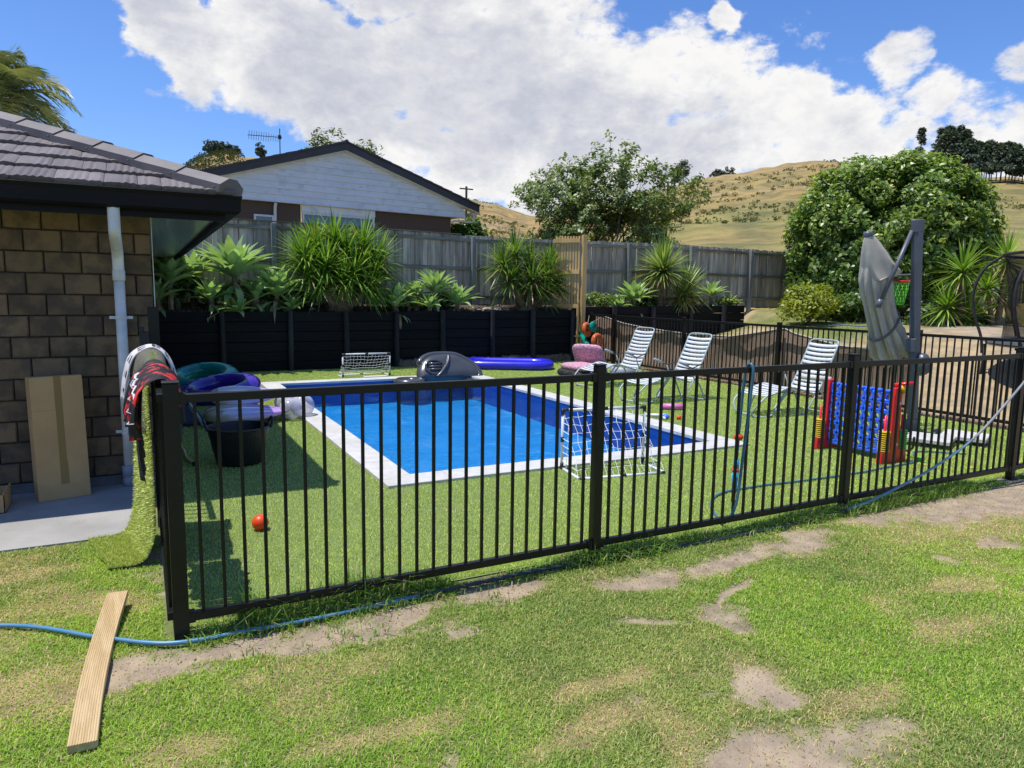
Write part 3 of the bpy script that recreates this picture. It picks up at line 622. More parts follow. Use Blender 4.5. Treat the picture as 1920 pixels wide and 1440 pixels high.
# ------------------------------------------------------------------ retaining wall
RY0 = 14.93
rw = thing('retaining_wall', 'long black stained timber plank retaining wall behind the swimming pool', 'wall', (6, RY0, 0))
RP = [.20, 1.357, 2.655, 3.808, 4.927, 6.022, 7.272, 8.349, 9.49, 10.75, 12.0, 13.3, 14.5]
def rtop(x): return 1.225+.012*max(0, x-5)+(.07 if x > 9.6 else 0)
wallx = [-2.2, -1.0]+RP+[15.35]
for a, b in zip(wallx[:-1], wallx[1:]):
    nr = 6; ph = 1.235/nr; lift = rtop((a+b)/2)-1.235
    for k in range(nr):
        if b > 13 and k < 2: continue
        z = lift+k*ph; d = random.uniform(-.006, .006)
        e = MB().box((a+.004, RY0+d, z+.004+random.uniform(0, .003)), (b-.004, RY0+.045+d, z+ph-.003-random.uniform(0, .004)), bev=.004).build('plank', m_blackwood, rw)
        e.rotation_euler = (random.uniform(-.02, .02), random.uniform(-.0015, .0015), 0)
MB().box((-2.2, RY0+.075, .05), (15.3, RY0+.12, 1.19)).build('backfill', m_ret_dirt, rw)
MB().box((-2.2, RY0+.052, .5), (13, RY0+.070, 1.2)).build('lining', m_blackwood, rw)
for x in RP:
    r = .062+random.uniform(-.006, .01); tp = rtop(x)+.0+random.uniform(-.03, .04)
    MB().tube([(x, RY0-r, -.1), (x+random.uniform(-.015, .015), RY0-r*.9, .6), (x+random.uniform(-.02, .02), RY0-r*.8, tp)], [r*1.05, r, r*.93], 14).build('post', m_blackpost, rw, smooth=False)
# gravel board strip of clay at the foot between posts
for a, b in ((4.95, 5.98), (6.10, 7.2), (7.34, 8.28), (8.42, 9.42)):
    G = np.zeros((24, 5, 3))
    for i, x in enumerate(np.linspace(a, b, 24)):
        for j, (y, z) in enumerate(((-.16, .0), (-.13, .05), (-.10, .11+.05*random.random()), (-.04, .15+.05*random.random()), (.0, .16))):
            G[i, j] = (x, RY0+y+random.uniform(-.015, .015), z+random.uniform(-.01, .01))
    MB().grid(G).build('clay_footing', m_ret_dirt, rw)

# ------------------------------------------------------------------ timber boundary fence
FY = 16.15
tf = thing('timber_fence', 'weathered grey paling fence with pale posts above the black retaining wall', 'fence', (9, FY, 1.3))
def ftop(x): return 3.09+.03*math.sin(x*.6)+.05*ss(10, 19, x)
PAL = []
for k in range(6):
    r = random.Random(k+70); w = .098; t = .016; H_ = 1.80; V = []
    for (x, z) in ((-w/2, 0), (w/2, 0), (w/2+r.uniform(-.003, .002), H_+r.uniform(-.012, .006)), (-w/2+r.uniform(-.002, .003), H_+r.uniform(-.012, .006))):
        V.append((x, 0, z)); V.append((x, t, z))
    mb = MB(); mb.add(V, [(0, 2, 4, 6), (1, 7, 5, 3), (0, 1, 3, 2), (2, 3, 5, 4), (4, 5, 7, 6), (6, 7, 1, 0)]); PAL.append(mb.mesh('paling', m_pal))
x = -.4; 
while x < 19.6:
    o = piece('paling', random.choice(PAL), tf, (x, FY+.03+random.uniform(-.003, .008), ftop(x)-1.80+random.uniform(-.012, .012)), (random.uniform(-.008, .008), random.uniform(-.008, .008), random.uniform(-.06, .06))); x += .1005+random.uniform(-.002, .003)
FP = [.25, 2.573, 4.91, 7.299, 9.64, 12.05, 14.30, 16.68, 19.0]
for a, b in zip([-.5]+FP, FP+[19.7]):
    za, zb = ftop(a), ftop(b)
    for dz, hh_, nmz in ((-.16, .075, 'top_rail'), (-.85, .07, 'middle_rail'), (-1.55, .07, 'bottom_rail')):
        mb = MB(); mb.box((a+.002, FY-.02, 0), (b-.002, FY+.022, hh_)); mb.v = [(p[0], p[1], p[2]+(za if p[0] < (a+b)/2 else zb)+dz) for p in mb.v]; mb.build(nmz, m_rail, tf)
for x in FP:
    MB().box((x-.05, FY-.13, .9), (x+.05, FY-.022, ftop(x)-.035), bev=.006).build('post', m_post, tf)
for k in range(8):
    a = -.5+k*2.5; mb = MB(); mb.box((a+.002, FY-.035, 0), (a+2.498, FY+.055, .02)); mb.v = [(p[0], p[1], p[2]+ftop(p[0])+.002) for p in mb.v]
    if a < 6: mb.build('capping', m_rail, tf)

# timber gate standing open
tg = thing('timber_gate', 'tall new yellow pine slatted gate standing open above the retaining wall', 'gate', (9.64, 14.72, 0))
MB().box((9.60, 14.66, 0), (9.71, 14.76, 3.10), bev=.004).build('post', m_pine, tg)
ga, gb = np.array([9.57, 14.75, 0]), np.array([9.20, 15.25, 0]); gd = nm(gb-ga); Lg = np.linalg.norm(gb-ga); gR = rotz(math.atan2(gd[1], gd[0]))
def gbox(u0, u1, w0, w1, z0, z1, n, mt_=m_pine, bev=0):
    mb = MB().box((u0, w0, z0), (u1, w1, z1), bev=bev); mb.v = [tuple(ga+gR@np.array(p)) for p in mb.v]; return mb.build(n, mt_, tg)
Lg = .66
for z in (1.33, 2.16, 2.92): gbox(0, Lg+.04, .012, .05, z, z+.095, 'rail')
for k in range(9): gbox(.01+k*.074, .01+k*.074+.045, -.012, .010, 1.30+random.uniform(-.01, .01), 3.07+random.uniform(-.01, .01), 'slat')
MB().box((9.50, 14.70, .30), (9.545, 14.74, 1.33)).build('stile', m_pine, tg)
MB().box((9.42, 14.68, .62), (9.60, 14.695, .65)).build('latch', m_pine, tg)

# ------------------------------------------------------------------ black pool fences
def pickm(h):
    return MB().box((-.0078, -.0078, 0), (.0078, .0078, h)).mesh('picket', m_black)
pk = pickm(1.035)
def fence_run(t, a, b, npk, z0=0.0, zt=1.185, skip=None):
    a, b = np.array(a, float), np.array(b, float); d = nm(b-a); ang_ = math.atan2(d[1], d[0]); R = rotz(ang_); Ln = np.linalg.norm(b-a)
    for z in (z0+.085, zt-.042):
        mb = MB().box((.033, -.0185, 0), (Ln-.033, .0185, .042), bev=.003); mb.v = [(p[0], p[1], p[2]) for p in mb.v]; mb.v = [tuple(np.array([*a, z])+R@np.array(p)) for p in mb.v]; mb.build('rail', m_black, t)
    for k in range(npk):
        u = Ln*(k+1)/(npk+1)
        if skip and skip(u): continue
        p = a+d*u; piece('picket', pk, t, (p[0], p[1], z0+.118), (0, random.uniform(-.002, .002), ang_))
def fpost(t, x, y, h=1.24, w=.033, z0=-.02):
    o = MB().box((x-w, y-w, z0), (x+w, y+w, h), bev=.004).build('post', m_black, t)
    MB().box((x-w-.003, y-w-.003, h), (x+w+.003, y+w+.003, h+.008), bev=.002).build('cap', m_blkplastic, o)
ff = thing('pool_fence', 'black tubular pool fence crossing the foreground lawn', 'fence', (4.9, 3.545, 0))
FX = [.095, 2.467, 4.82, 7.175, 9.84]; FYf = 3.547
for i, x in enumerate(FX):
    fpost(ff, x, FYf, 1.238, .034 if i == 0 else .0285)
    if i: MB().box((x-.055, FYf-.05, .004), (x+.055, FYf+.05, .014), bev=.003).build('base_plate', m_black, ff)
for a, b in zip(FX[:-1], FX[1:]):
    fence_run(ff, (a, FYf), (b, FYf), 23)
    for s_, x in ((1, a), (-1, b)):
        for z in (.085, 1.143):
            MB().box((x+s_*.031, FYf-.024, z-.006), (x+s_*.062, FYf+.024, z+.048), bev=.003).build('rail_bracket', m_black, ff)
lf = thing('pool_fence', 'short black pool fence running back from the near corner post towards the brick house', 'fence', (.05, 5, 0))
fence_run(lf, (.055, FYf), (.05, 5.38), 17); fpost(lf, .05, 5.38, 1.22, .025)
MB().box((.02, 5.33, .60), (.05, 5.36, .66)).build('hinge', m_blkplastic, lf)
lg = thing('pool_gate', 'narrow black pool gate with tall latch post beside the house corner', 'gate', (.05, 6.2, 0))
fence_run(lg, (.05, 5.41), (.055, 6.32), 8)
MB().box((.032, 6.33, 0), (.112, 6.41, 1.515), bev=.004).build('latch_post', m_black, lg)
MB().box((-.035, 6.30, 1.16), (.030, 6.36, 1.32), bev=.006).build('latch', m_blkplastic, lg)
MB().tube([(-.012, 6.33, 1.32), (-.012, 6.33, 1.36)], .016, 10).build('latch_knob', m_blkplastic, lg)
rf = thing('pool_fence', 'black tubular pool fence behind the loungers on the right side of the turf', 'fence', (9.84, 9, 0))
yy = [3.60, 3.9, 6.23, 8.74, 11.19, 13.62, 14.62]
for y in yy[1:]: fpost(rf, 9.84, y, 1.225)
for a, b in zip(yy[1:-1], yy[2:]): fence_run(rf, (9.84, a), (9.84, b), max(2, int((b-a)/.099)-1))
# brown shade cloth sagging on the far side
sc = thing('shade_cloth', 'brown shade cloth sagging behind the right hand pool fence', 'cloth', (9.92, 10, 0))
nY = 90; ys_ = np.linspace(6.3, 14.55, nY); G = np.zeros((nY, 14, 3))
for i, y in enumerate(ys_):
    top = np.interp(y, [6.85, 7.0, 7.6, 8.5, 8.74, 9.3, 10.0, 11.2, 12.5, 13.4, 14.2, 14.55], [.84, .88, .90, 1.04, 1.12, 1.02, .90, .88, .93, 1.0, 1.13, 1.16])
    for j in range(14):
        t_ = j/13; bow = .05*math.sin(t_*math.pi)*(.6+.5*math.sin(y*2.1))+.025*math.sin(y*3.3+t_*2)*t_+.008*math.sin(y*13+t_*4)
        G[i, j] = (9.92+abs(bow)+.02, y, .03+(top-.03)*t_)
MB().grid(G).build('cloth_panel', m_mesh, sc, smooth=True)
MB().tube([G[i, 13]+[0, 0, .006] for i in range(nY)], .011, 6).build('rope', m_rope, sc)
for k in range(30):
    y0 = 4.1+k*.36; MB().box((9.89, y0+.004, -.01), (9.99, y0+.346, .045+random.uniform(-.01, .01)), bev=.006).build('edging_brick', m_clay, (globals().setdefault('_edge', setp(place(bpy.data.objects.new('brick_edging', None), None, (9.94, 9, 0)), kind='structure'))))
# blue strip lying on the right fence
MB().tube(curve([(9.84, 7.75, 1.22), (9.83, 7.45, 1.245), (9.86, 7.2, 1.235), (9.83, 6.95, 1.26), (9.85, 6.75, 1.25)], 5), .014, 6, flat=.6).build('blue_rag', mat('blue cloth strip', (.03, .06, .22), (.05, .09, .30), 20, .8), label='twisted blue cloth strip lying along the top of the right hand fence', cat='rag')

# ------------------------------------------------------------------ neighbour's house
no = np.array([2.553, 24., 0]); nd = nm((8.48, 1.2, 0)); nn = np.array([-nd[1], nd[0], 0])
def H(u, w, z): return tuple(no+nd*u+nn*w+np.array([0, 0, z]))
def hpoly(mb, P2, w0, w1):
    """extrude polygon in (u,z) from depth w0 to w1"""
    n_ = len(P2); mb.add([H(u, w0, z) for u, z in P2]+[H(u, w1, z) for u, z in P2], [tuple(range(n_)), tuple(range(n_, 2*n_))[::-1]]+[(i, i+n_, (i+1) % n_+n_, (i+1) % n_) for i in range(n_)]); return mb
nh = thing('gable_house', 'neighbouring house with white weatherboard gable and dark roof behind the paling fence', 'house', H(3.8, 3, 1.3))
hpoly(MB(), [(-.45, 1.0), (2.28, 1.0), (2.28, 4.53), (-.45, 4.53)], .12, .3).build('brick_wall', m_hbrick, nh)
hpoly(MB(), [(4.94, 1.0), (8.05, 1.0), (8.05, 4.60), (4.94, 4.60)], .12, .3).build('brick_wall', m_hbrick, nh)
hpoly(MB(), [(2.28, 1.0), (4.94, 1.0), (4.94, 2.9), (2.28, 2.9)], .12, .3).build('brick_wall', m_hbrick, nh)
hpoly(MB(), [(7.85, 1.0), (8.05, 1.0), (8.05, 4.58), (7.85, 4.58)], .301, 9).build('side_wall', m_hbrick, nh)
sl = .312; az_, au = 6.36, 3.79
def gz(u): return az_-abs(u-au)*sl
z = 4.50; k = 0
while z < 6.28:
    z2 = min(z+.205, 6.33); lo_ = au-(az_-z)/sl; hi_ = au+(az_-z)/sl; lo2 = au-(az_-z2)/sl; hi2 = au+(az_-z2)/sl
    lo_ = max(lo_, -.95); lo2 = max(lo2, -.95); hi_ = min(hi_, 8.62); hi2 = min(hi2, 8.62)
    w = lambda zz: (.0 if abs(zz-z) < 1e-6 else .028)
    P2 = [(lo_, z), (hi_, z), (max(hi2, lo2+.01), z2), (lo2, z2)]
    mb = MB(); mb.add([H(u, w(zz)-.012, zz) for u, zz in P2]+[H(u, .09, zz) for u, zz in P2], [(0, 1, 2, 3), (0, 4, 5, 1), (1, 5, 6, 2), (2, 6, 7, 3), (3, 7, 4, 0)]); mb.build('weatherboard', m_wb, nh); z = z2+.001
hpoly(MB(), [(-.95, 4.47), (8.62, 4.47), (8.62, 4.499), (-.95, 4.499)], -.03, .11).build('soffit_trim', m_white, nh)
# barge boards & roof
for s_ in (-1, 1):
    e = 5.35; P2 = [(au, az_+.24), (au+s_*e, az_+.24-e*sl), (au+s_*e, az_+.01-e*sl), (au, az_+.01)]
    hpoly(MB(), P2 if s_ > 0 else P2[::-1], -.20, -.165).build('barge_board', m_dkroof, nh)
    P2 = [(au, az_+.004), (au+s_*e, az_+.004-e*sl), (au+s_*e, az_-.02-e*sl), (au, az_-.02)]
    hpoly(MB(), P2 if s_ > 0 else P2[::-1], -.164, .12).build('eave_lining', m_white, nh)
    for k in range(13):
        u0, u1 = k*e/13, (k+1)*e/13
        P2 = [(au+s_*u0, az_+.295-u0*sl+.0), (au+s_*u1, az_+.31-u1*sl), (au+s_*u1, az_+.245-u1*sl), (au+s_*u0, az_+.245-u0*sl)]
        hpoly(MB(), P2 if s_ > 0 else P2[::-1], -.24, 9).build('roof_sheet', m_dkroof, nh)
hpoly(MB(), [(au-.12, az_+.24), (au+.12, az_+.24), (au+.02, az_+.34), (au-.02, az_+.34)], -.25, 9).build('ridge', m_dkroof, nh)
wf = hpoly(MB(), [(2.29, 4.24), (4.93, 4.24), (4.93, 4.465), (2.29, 4.465)], .06, .12).build('window_head', m_wb, nh)
wi = hpoly(MB(), [(2.32, 4.16), (4.90, 4.16), (4.90, 4.235), (2.32, 4.235)], .05, .13).build('window', m_white, nh)
for a, b in ((2.32, 2.38), (3.58, 3.64), (4.84, 4.90)): hpoly(MB(), [(a, 2.95), (b, 2.95), (b, 4.158), (a, 4.158)], .05, .13).build('frame', m_white, wi)
hpoly(MB(), [(2.29, 2.88), (4.93, 2.88), (4.93, 2.948), (2.29, 2.948)], .03, .13).build('sill', m_white, wi)
for a, b in ((2.382, 3.578), (3.642, 4.838)): hpoly(MB(), [(a, 2.95), (b, 2.95), (b, 4.158), (a, 4.158)], .09, .10).build('pane', m_glass, wi)
for a, b in ((2.382, 3.578), (3.642, 4.838)): hpoly(MB(), [(a, 2.95), (b, 2.95), (b, 4.158), (a, 4.158)], .104, .11).build('curtain', mat('pale net curtain', (.35, .42, .52), rough=.9), wi)
w2 = hpoly(MB(), [(.75, 3.99), (1.38, 3.99), (1.38, 4.05), (.75, 4.05)], .06, .13).build('window', m_white, nh)
for a, b in ((.75, .81), (1.32, 1.38)): hpoly(MB(), [(a, 3.2), (b, 3.2), (b, 3.988), (a, 3.988)], .06, .13).build('frame', m_white, w2)
hpoly(MB(), [(.812, 3.2), (1.318, 3.2), (1.318, 3.988), (.812, 3.988)], .09, .10).build('pane', m_glass, w2)
MB().tube(curve([H(1.42, .10, 3.3), H(1.42, .06, 4.2), H(1.42, -.0, 4.38), H(1.42, -.02, 4.44)], 4), .05, 10).build('vent_pipe', m_white, nh, smooth=True)
MB().tube(curve([H(9.0, -.02, 4.60), H(9.0, -.02, 4.42), H(8.85, .02, 4.35), H(8.2, .06, 4.35), H(8.1, .09, 4.25)], 4), .04, 10).build('gutter_outlet', m_white, nh, smooth=True)
MB().add([H(8.9, -.05, 4.70), H(9.15, -.05, 4.70), H(9.12, -.05, 4.60), H(8.93, -.05, 4.60), H(8.9, 9, 4.70), H(9.15, 9, 4.70), H(9.12, 9, 4.60), H(8.93, 9, 4.60)], [(0, 1, 2, 3), (1, 5, 6, 2), (0, 3, 7, 4), (2, 6, 7, 3), (4, 7, 6, 5)]).build('gutter', m_white, nh)
an = thing('tv_aerial', 'combed television aerial on the neighbouring dark roof', 'aerial', H(2.25, 2, 6.1))
MB().tube([H(2.25, 2, 6.05), H(2.26, 2, 7.22)], .02, 6).build('mast', m_alu, an)
MB().tube([H(2.33, 2, 6.93), H(1.18, 2.05, 6.87)], .014, 6).build('boom', m_alu, an)
for k in range(14):
    u = 1.22+k*.082; hgt = .15 if k < 9 else .11
    e = MB().tube([H(u-.01, 2.03, 6.88-hgt), H(u, 2.03, 6.88), H(u+.02, 2.03, 6.88+hgt)], .008, 5); e.build('element', m_alu, an)
MB().box((0, 0, 0), (.1, .1, .12)).build('mount', m_blkplastic, an).location = Vector(H(2.25, 2, 6.93))-WORLD[an.name]
up = thing('utility_pole', 'thin utility pole with a short crossarm just right of the neighbouring roof', 'pole', (24.2, 54.8, 2))
MB().tube([(24.2, 54.8, 1), (24.2, 54.8, 10.35)], .10, 8).build('pole_shaft', m_trunk, up); MB().box((23.6, 54.76, 10.1), (24.8, 54.84, 10.2)).build('crossarm', m_trunk, up)
up = thing('utility_pole', 'utility pole standing among the right hand branches of the tree behind the fence', 'pole', (51, 61.6, 2))
MB().tube([(51, 61.6, 1), (51, 61.6, 13.9)], .13, 8).build('pole_shaft', m_trunk, up); MB().box((49.5, 61.56, 13.3), (51.9, 61.64, 13.42)).build('crossarm', m_trunk, up)

# ------------------------------------------------------------------ plants
def unitdirs(n): v = rng.normal(size=(n, 3)); return v/np.linalg.norm(v, axis=1, keepdims=True)
def leafcloud(name, cent, crad, per, size, cols, mt, parent=None, up=.25, squash=.8, asp=.5, shell=.5, hang=0., core=None, **k):
    cent = np.repeat(np.array(cent, float), per, 0); crad = np.repeat(np.broadcast_to(np.asarray(crad, float), (len(cent)//per,)), per); n = len(cent)
    d = unitdirs(n); r = crad*(shell+(1-shell)*rng.random(n))**.7; P = cent+d*r[:, None]*[1, 1, squash]
    out_ = nm3(P-(np.array(core) if core is not None else cent.mean(0)))
    N_ = nm3(out_*.75+unitdirs(n)*.7+np.array([0, 0, up])); T_ = nm3(np.cross(N_, unitdirs(n))); T_ = nm3(T_-np.array([0, 0, hang])); T_ = nm3(T_-N_*np.sum(T_*N_, 1, keepdims=True)); B_ = np.cross(N_, T_)
    s = size*(.6+.8*rng.random(n)); a = (s*.5)[:, None]; b = (s*.5*asp)[:, None]
    V = np.stack([P-T_*a, P+B_*b+N_*a*.18, P+T_*a, P-B_*b+N_*a*.18], 1).reshape(-1, 3)
    F = np.arange(n)[:, None]*4+np.array([0, 1, 2, 3])
    cols = np.array(cols); w = rng.random((n, len(cols)))**2.5; cn = fbm(P[:, 0]*.9+P[:, 2], P[:, 1]*.9+P[:, 2]*.7, 3)
    w[:, 0] *= 2*(1-cn); w[:, -1] *= 2*cn; w /= w.sum(1, keepdims=True); c = (w@cols)*(.75+.5*rng.random((n, 1)))
    c = np.concatenate([np.repeat(c, 4, 0), np.ones((4*n, 1))], 1)
    return big(name, V, F, mt, c, parent=parent, loc=(0, 0, 0) if parent is None else tuple(WORLD[parent.name]), **k)
def nm3(v): return v/np.maximum(np.linalg.norm(v, axis=1, keepdims=True), 1e-9)

# agave leaf meshes
def agleaf(k, L_=1., W_=.20, droop=.35, mt=None):
    r = random.Random(k); n = 7; G = np.zeros((n, 3, 3))
    for i in range(n):
        t = i/(n-1); wd = W_*(.42+.9*t if t < .45 else .825*(1-((t-.45)/.55)**1.9))*.5; wd = max(wd, .001)
        x = t*L_*(1-.1*droop*t); z = -droop*t**2.2*L_*.6+.05*math.sin(t*3); cup = wd*.45
        G[i] = [(x, -wd, z+cup), (x, 0, z), (x, wd, z+cup)]
    return MB().grid(G).mesh('leaf', mt or m_agave, smooth=True)
AG = [agleaf(i, 1., .25+.03*(i % 3), [-.08, .06, .2, .42][i % 4]) for i in range(8)]
m_agdry = mat('dead agave leaf', (.32, .22, .11), (.20, .13, .07), 6, .9)
AGD = agleaf(99, 1., .16, 1.4, m_agdry)
def agave(x, y, z, R, label, n=30, lift=0., name='agave_plant', tilt=(0, 0), dead=3, stem=True):
    n = int(n*1.45); z -= .06; R *= 1.04; t = thing(name, label, 'agave', (x, y, z))
    if stem: MB().tube([(x, y, min(z-.05, 1.24)), (x, y, z+.02)], [.06, .05], 8).build('stem', m_bark, t)
    ga_ = 2.39996
    for i in range(n):
        f = i/(n-1); el = rad(86-66*f**1.0+random.uniform(-7, 7)-lift); a = i*ga_+random.uniform(-.15, .15)
        L_ = R*(.55+.55*math.sin(min(1, f*1.35)*math.pi*.55))*random.uniform(.88, 1.1)
        me = AG[(0 if f < .35 else 1 if f < .6 else 2 if f < .85 else 3)+4*(i % 2)]
        piece('leaf', me, t, (x+.03*math.cos(a)*f, y+.03*math.sin(a)*f, z-.03*f), (random.uniform(-.2, .2)+tilt[0], -el, a), (L_, L_*1.02, L_))
    for i in range(dead*3):
        a = random.uniform(-3.1, 3.1); el = random.uniform(.1, .8); piece('leaf', (AGD if i % 3 == 0 else AG[3+4*(i % 2)]), t, (x, y, z-.08-.05*(i % 3)), (0, el, a), (R*.75, R*.8, R*.7))
    return t
agave(.48, 15.3, 1.82, .62, 'large pale agave rosette at the left end of the bed beside the house corner', 30)
agave(.95, 15.75, 2.02, .5, 'yellow green agave rosette behind the two large ones at the left', 22, dead=0)
agave(1.66, 15.25, 1.98, .86, 'largest pale agave rosette standing highest on the left of the bed', 36, dead=5)
agave(2.46, 15.2, 1.60, .68, 'mid sized agave rosette between the largest agave and the big yucca', 30)
agave(1.66, 14.98, 1.30, .42, 'small dark agave rosette hanging over the wall below the largest agave', 18, lift=22, dead=0, stem=False)
agave(2.75, 15.1, 1.34, .42, 'low dark green agave clump over the wall left of the big yucca', 18, lift=10, dead=2, stem=False)
agave(4.98, 15.1, 1.40, .55, 'spiky agave rosette just right of the big yucca trunk', 20)
agave(5.55, 15.45, 1.62, .45, 'yellowish agave rosette left in the middle agave clump', 22)
agave(5.96, 15.25, 1.74, .56, 'tallest rosette of the agave clump in the middle of the bed', 28)
agave(5.75, 15.05, 1.40, .38, 'low agave rosette at the front of the middle clump', 18, dead=1)
agave(6.50, 15.2, 1.45, .55, 'right hand rosette of the middle agave clump beside the fence post', 26)
agave(11.60, 15.2, 1.55, .62, 'drooping dark agave on the wall left of the single headed yucca', 30, dead=2)
agave(11.15, 15.3, 1.40, .42, 'small leafy agave between the pine gate and the drooping agave', 18)
agave(14.50, 15.4, 1.72, .52, 'bright agave beside the stacked clay bricks at the wall end', 22, dead=1)
agave(15.1, 15.3, 1.45, .40, 'low yellow green agave at the far right end of the retaining wall', 18)

def yuccahead(c, R, n, up=(0, 0, 1), spread=1.15, wid=.034, cols=((.085, .17, .022), (.16, .27, .035), (.26, .36, .07)), dry=.1, skirt=0):
    V = []; Cc = []; up = nm(up); a0 = nm(np.cross(up, [.3, 1, .2])); b0 = np.cross(up, a0)
    n2_ = n+skirt
    ph = np.arange(n2_)*2.39996; fr_ = (np.arange(n2_)+.5)/n; th = np.minimum(fr_, 1)**.62*spread*math.pi/2; th = np.where(fr_ > 1, spread*math.pi/2+(fr_-1)*1.6, th)
    th = th+rng.normal(size=n2_)*.08
    L_ = R*(.80+.3*rng.random(n2_))*np.where(fr_ > 1, .8, 1.)
    d = np.outer(np.cos(th), up)+np.sin(th)[:, None]*(np.cos(ph)[:, None]*a0+np.sin(ph)[:, None]*b0)
    side = nm3(np.cross(d, np.array([0, 0, 1.])+rng.normal(size=(n2_, 3))*.15)); nr = np.cross(side, d)
    base = np.array(c)-up*.12*fr_[:, None]*R
    lay = []
    for t, wf_, cu in ((0.03, .75, 0), (.35, 1.0, .16), (.7, .7, .18)):
        p = base+d*(L_*t)[:, None]-np.array([0, 0, 1])*(L_*t**2.4*.20*np.sin(th).clip(.05))[:, None]
        lay += [p-side*wid/2*wf_+nr*cu*wid, p+side*wid/2*wf_+nr*cu*wid]
    p = base+d*L_[:, None]-np.array([0, 0, 1])*(L_*.20*np.sin(th).clip(.05))[:, None]; lay.append(p)
    V = np.stack(lay, 1)
    cols = np.array(cols); q = rng.random((n2_, 1)); c_ = cols[0]*(1-q)+cols[1]*q; h_ = (rng.random((n2_, 1)) < .3); c_ = np.where(h_, cols[2], c_)
    dr = ((rng.random(n2_) < dry*fr_) | (fr_ > 1.15))[:, None]; c_ = np.where(dr, np.array([.33, .25, .12])*(.7+.5*rng.random((n2_, 1))), c_)
    return V.reshape(-1, 3), np.repeat(c_, 7, 0), n2_
def yucca(label, base, heads, R, n, cols, wid=.034, trunk=True, stumpr=.22, dry=.1, skirt=0, name='yucca_plant'):
    t = thing(name, label, 'yucca', base); VV = []; CC = []; tot = 0
    for h in heads:
        c = np.array(h[:3]); up_ = nm(c-np.array(base)+np.array([0, 0, .6])); v, c_, k = yuccahead(c, R*(h[3] if len(h) > 3 else 1), n, up_, cols=cols, wid=wid, dry=dry, skirt=skirt); VV.append(v); CC.append(c_); tot += k
    V = np.concatenate(VV); Cc = np.concatenate(CC); i = np.arange(tot)[:, None]*7
    F = np.concatenate([i+[0, 1, 3, 2], i+[2, 3, 5, 4], i+[4, 5, 6, 6]], 0)
    F3 = np.concatenate([i+[0, 1, 3], i+[0, 3, 2], i+[2, 3, 5], i+[2, 5, 4], i+[4, 5, 6]], 0)
    big('foliage', V, F3, m_leaf, np.concatenate([Cc, np.ones((len(Cc), 1))], 1), parent=t, loc=tuple(base), kind='stuff')
    if trunk:
        for h in heads: 
            b = np.array(base); c = np.array(h[:3]); MB().tube(curve([b+[random.uniform(-.06, .06), 0, -.1], b*.6+c*.4+[0, 0, -.1], c], 4), np.linspace(stumpr*.6, .05, 9), 9).build('stem', m_bark, t)
        bb = np.array(base); MB().tube([bb+[0, 0, -.15], bb+[-.02, 0, .08], bb+[.02, 0, .3]], [stumpr*1.3, stumpr, stumpr*.55], 12).build('trunk', m_bark, t, smooth=True)
    return t
yc1 = ((.09, .19, .02), (.20, .34, .04), (.34, .48, .08)); yc2 = ((.14, .22, .04), (.27, .37, .08), (.42, .48, .17))
yucca('largest yucca clump with many bright green heads in front of the neighbouring window', (3.80, 15.45, 1.32), [(3.05, 15.25, 2.35), (3.35, 15.6, 2.62), (3.75, 15.5, 2.72), (3.95, 15.35, 2.45), (4.35, 15.45, 2.62), (4.65, 15.35, 2.32), (3.45, 15.1, 2.15), (4.05, 15.05, 2.05), (4.5, 15.2, 1.95), (3.1, 15.2, 1.98), (3.8, 15.0, 1.85, .8), (3.3, 15.05, 1.78, .75), (4.35, 15.0, 1.72, .75)], .82, 125, yc1, stumpr=.26, wid=.042)
yucca('yucca clump with spiky heads left of the open pine gate', (8.50, 15.5, 1.32), [(7.75, 15.3, 2.35), (8.15, 15.5, 2.62), (8.5, 15.35, 2.35), (9.05, 15.4, 2.42, .85), (8.9, 15.2, 2.05), (7.85, 15.15, 1.95, .9), (8.4, 15.05, 1.95), (9.2, 15.2, 1.85, .7), (8.75, 15.05, 1.65, .7)], .78, 105, ((.08, .16, .022), (.15, .25, .035), (.27, .36, .08)), stumpr=.24, dry=.15, wid=.042)
yucca('single headed pale yucca with drooping skirt right of the pine gate', (12.72, 15.5, 1.32), [(12.70, 15.4, 2.38, 1.15)], .92, 260, yc2, wid=.046, stumpr=.12, dry=.2, skirt=60)
yucca('low sprawling yucca leaning right beside the pale yucca', (13.2, 15.4, 1.30), [(13.5, 15.3, 1.9, 1.15), (13.2, 15.1, 1.65, .9)], .78, 150, yc2, wid=.042, stumpr=.1, dry=.25, skirt=30)
yucca('yucca with one bright head in front of the round hedge tree', (17.9, 10.35, .8), [(17.75, 10.3, 2.40, 1.25), (18.3, 10.5, 1.75, 1.0), (17.4, 10.4, 1.5, 1.0), (18.0, 10.2, 1.25, 1.0)], .78, 90, yc1, wid=.045, stumpr=.14, dry=.2, skirt=30)
yucca('yucca head catching the sun behind the trampoline hoops', (19.8, 10.5, .8), [(19.8, 10.4, 2.75, 1.2), (19.4, 10.6, 2.0, 1.0), (20.2, 10.6, 1.8)], .78, 90, yc1, wid=.045, stumpr=.14, dry=.2, skirt=30)

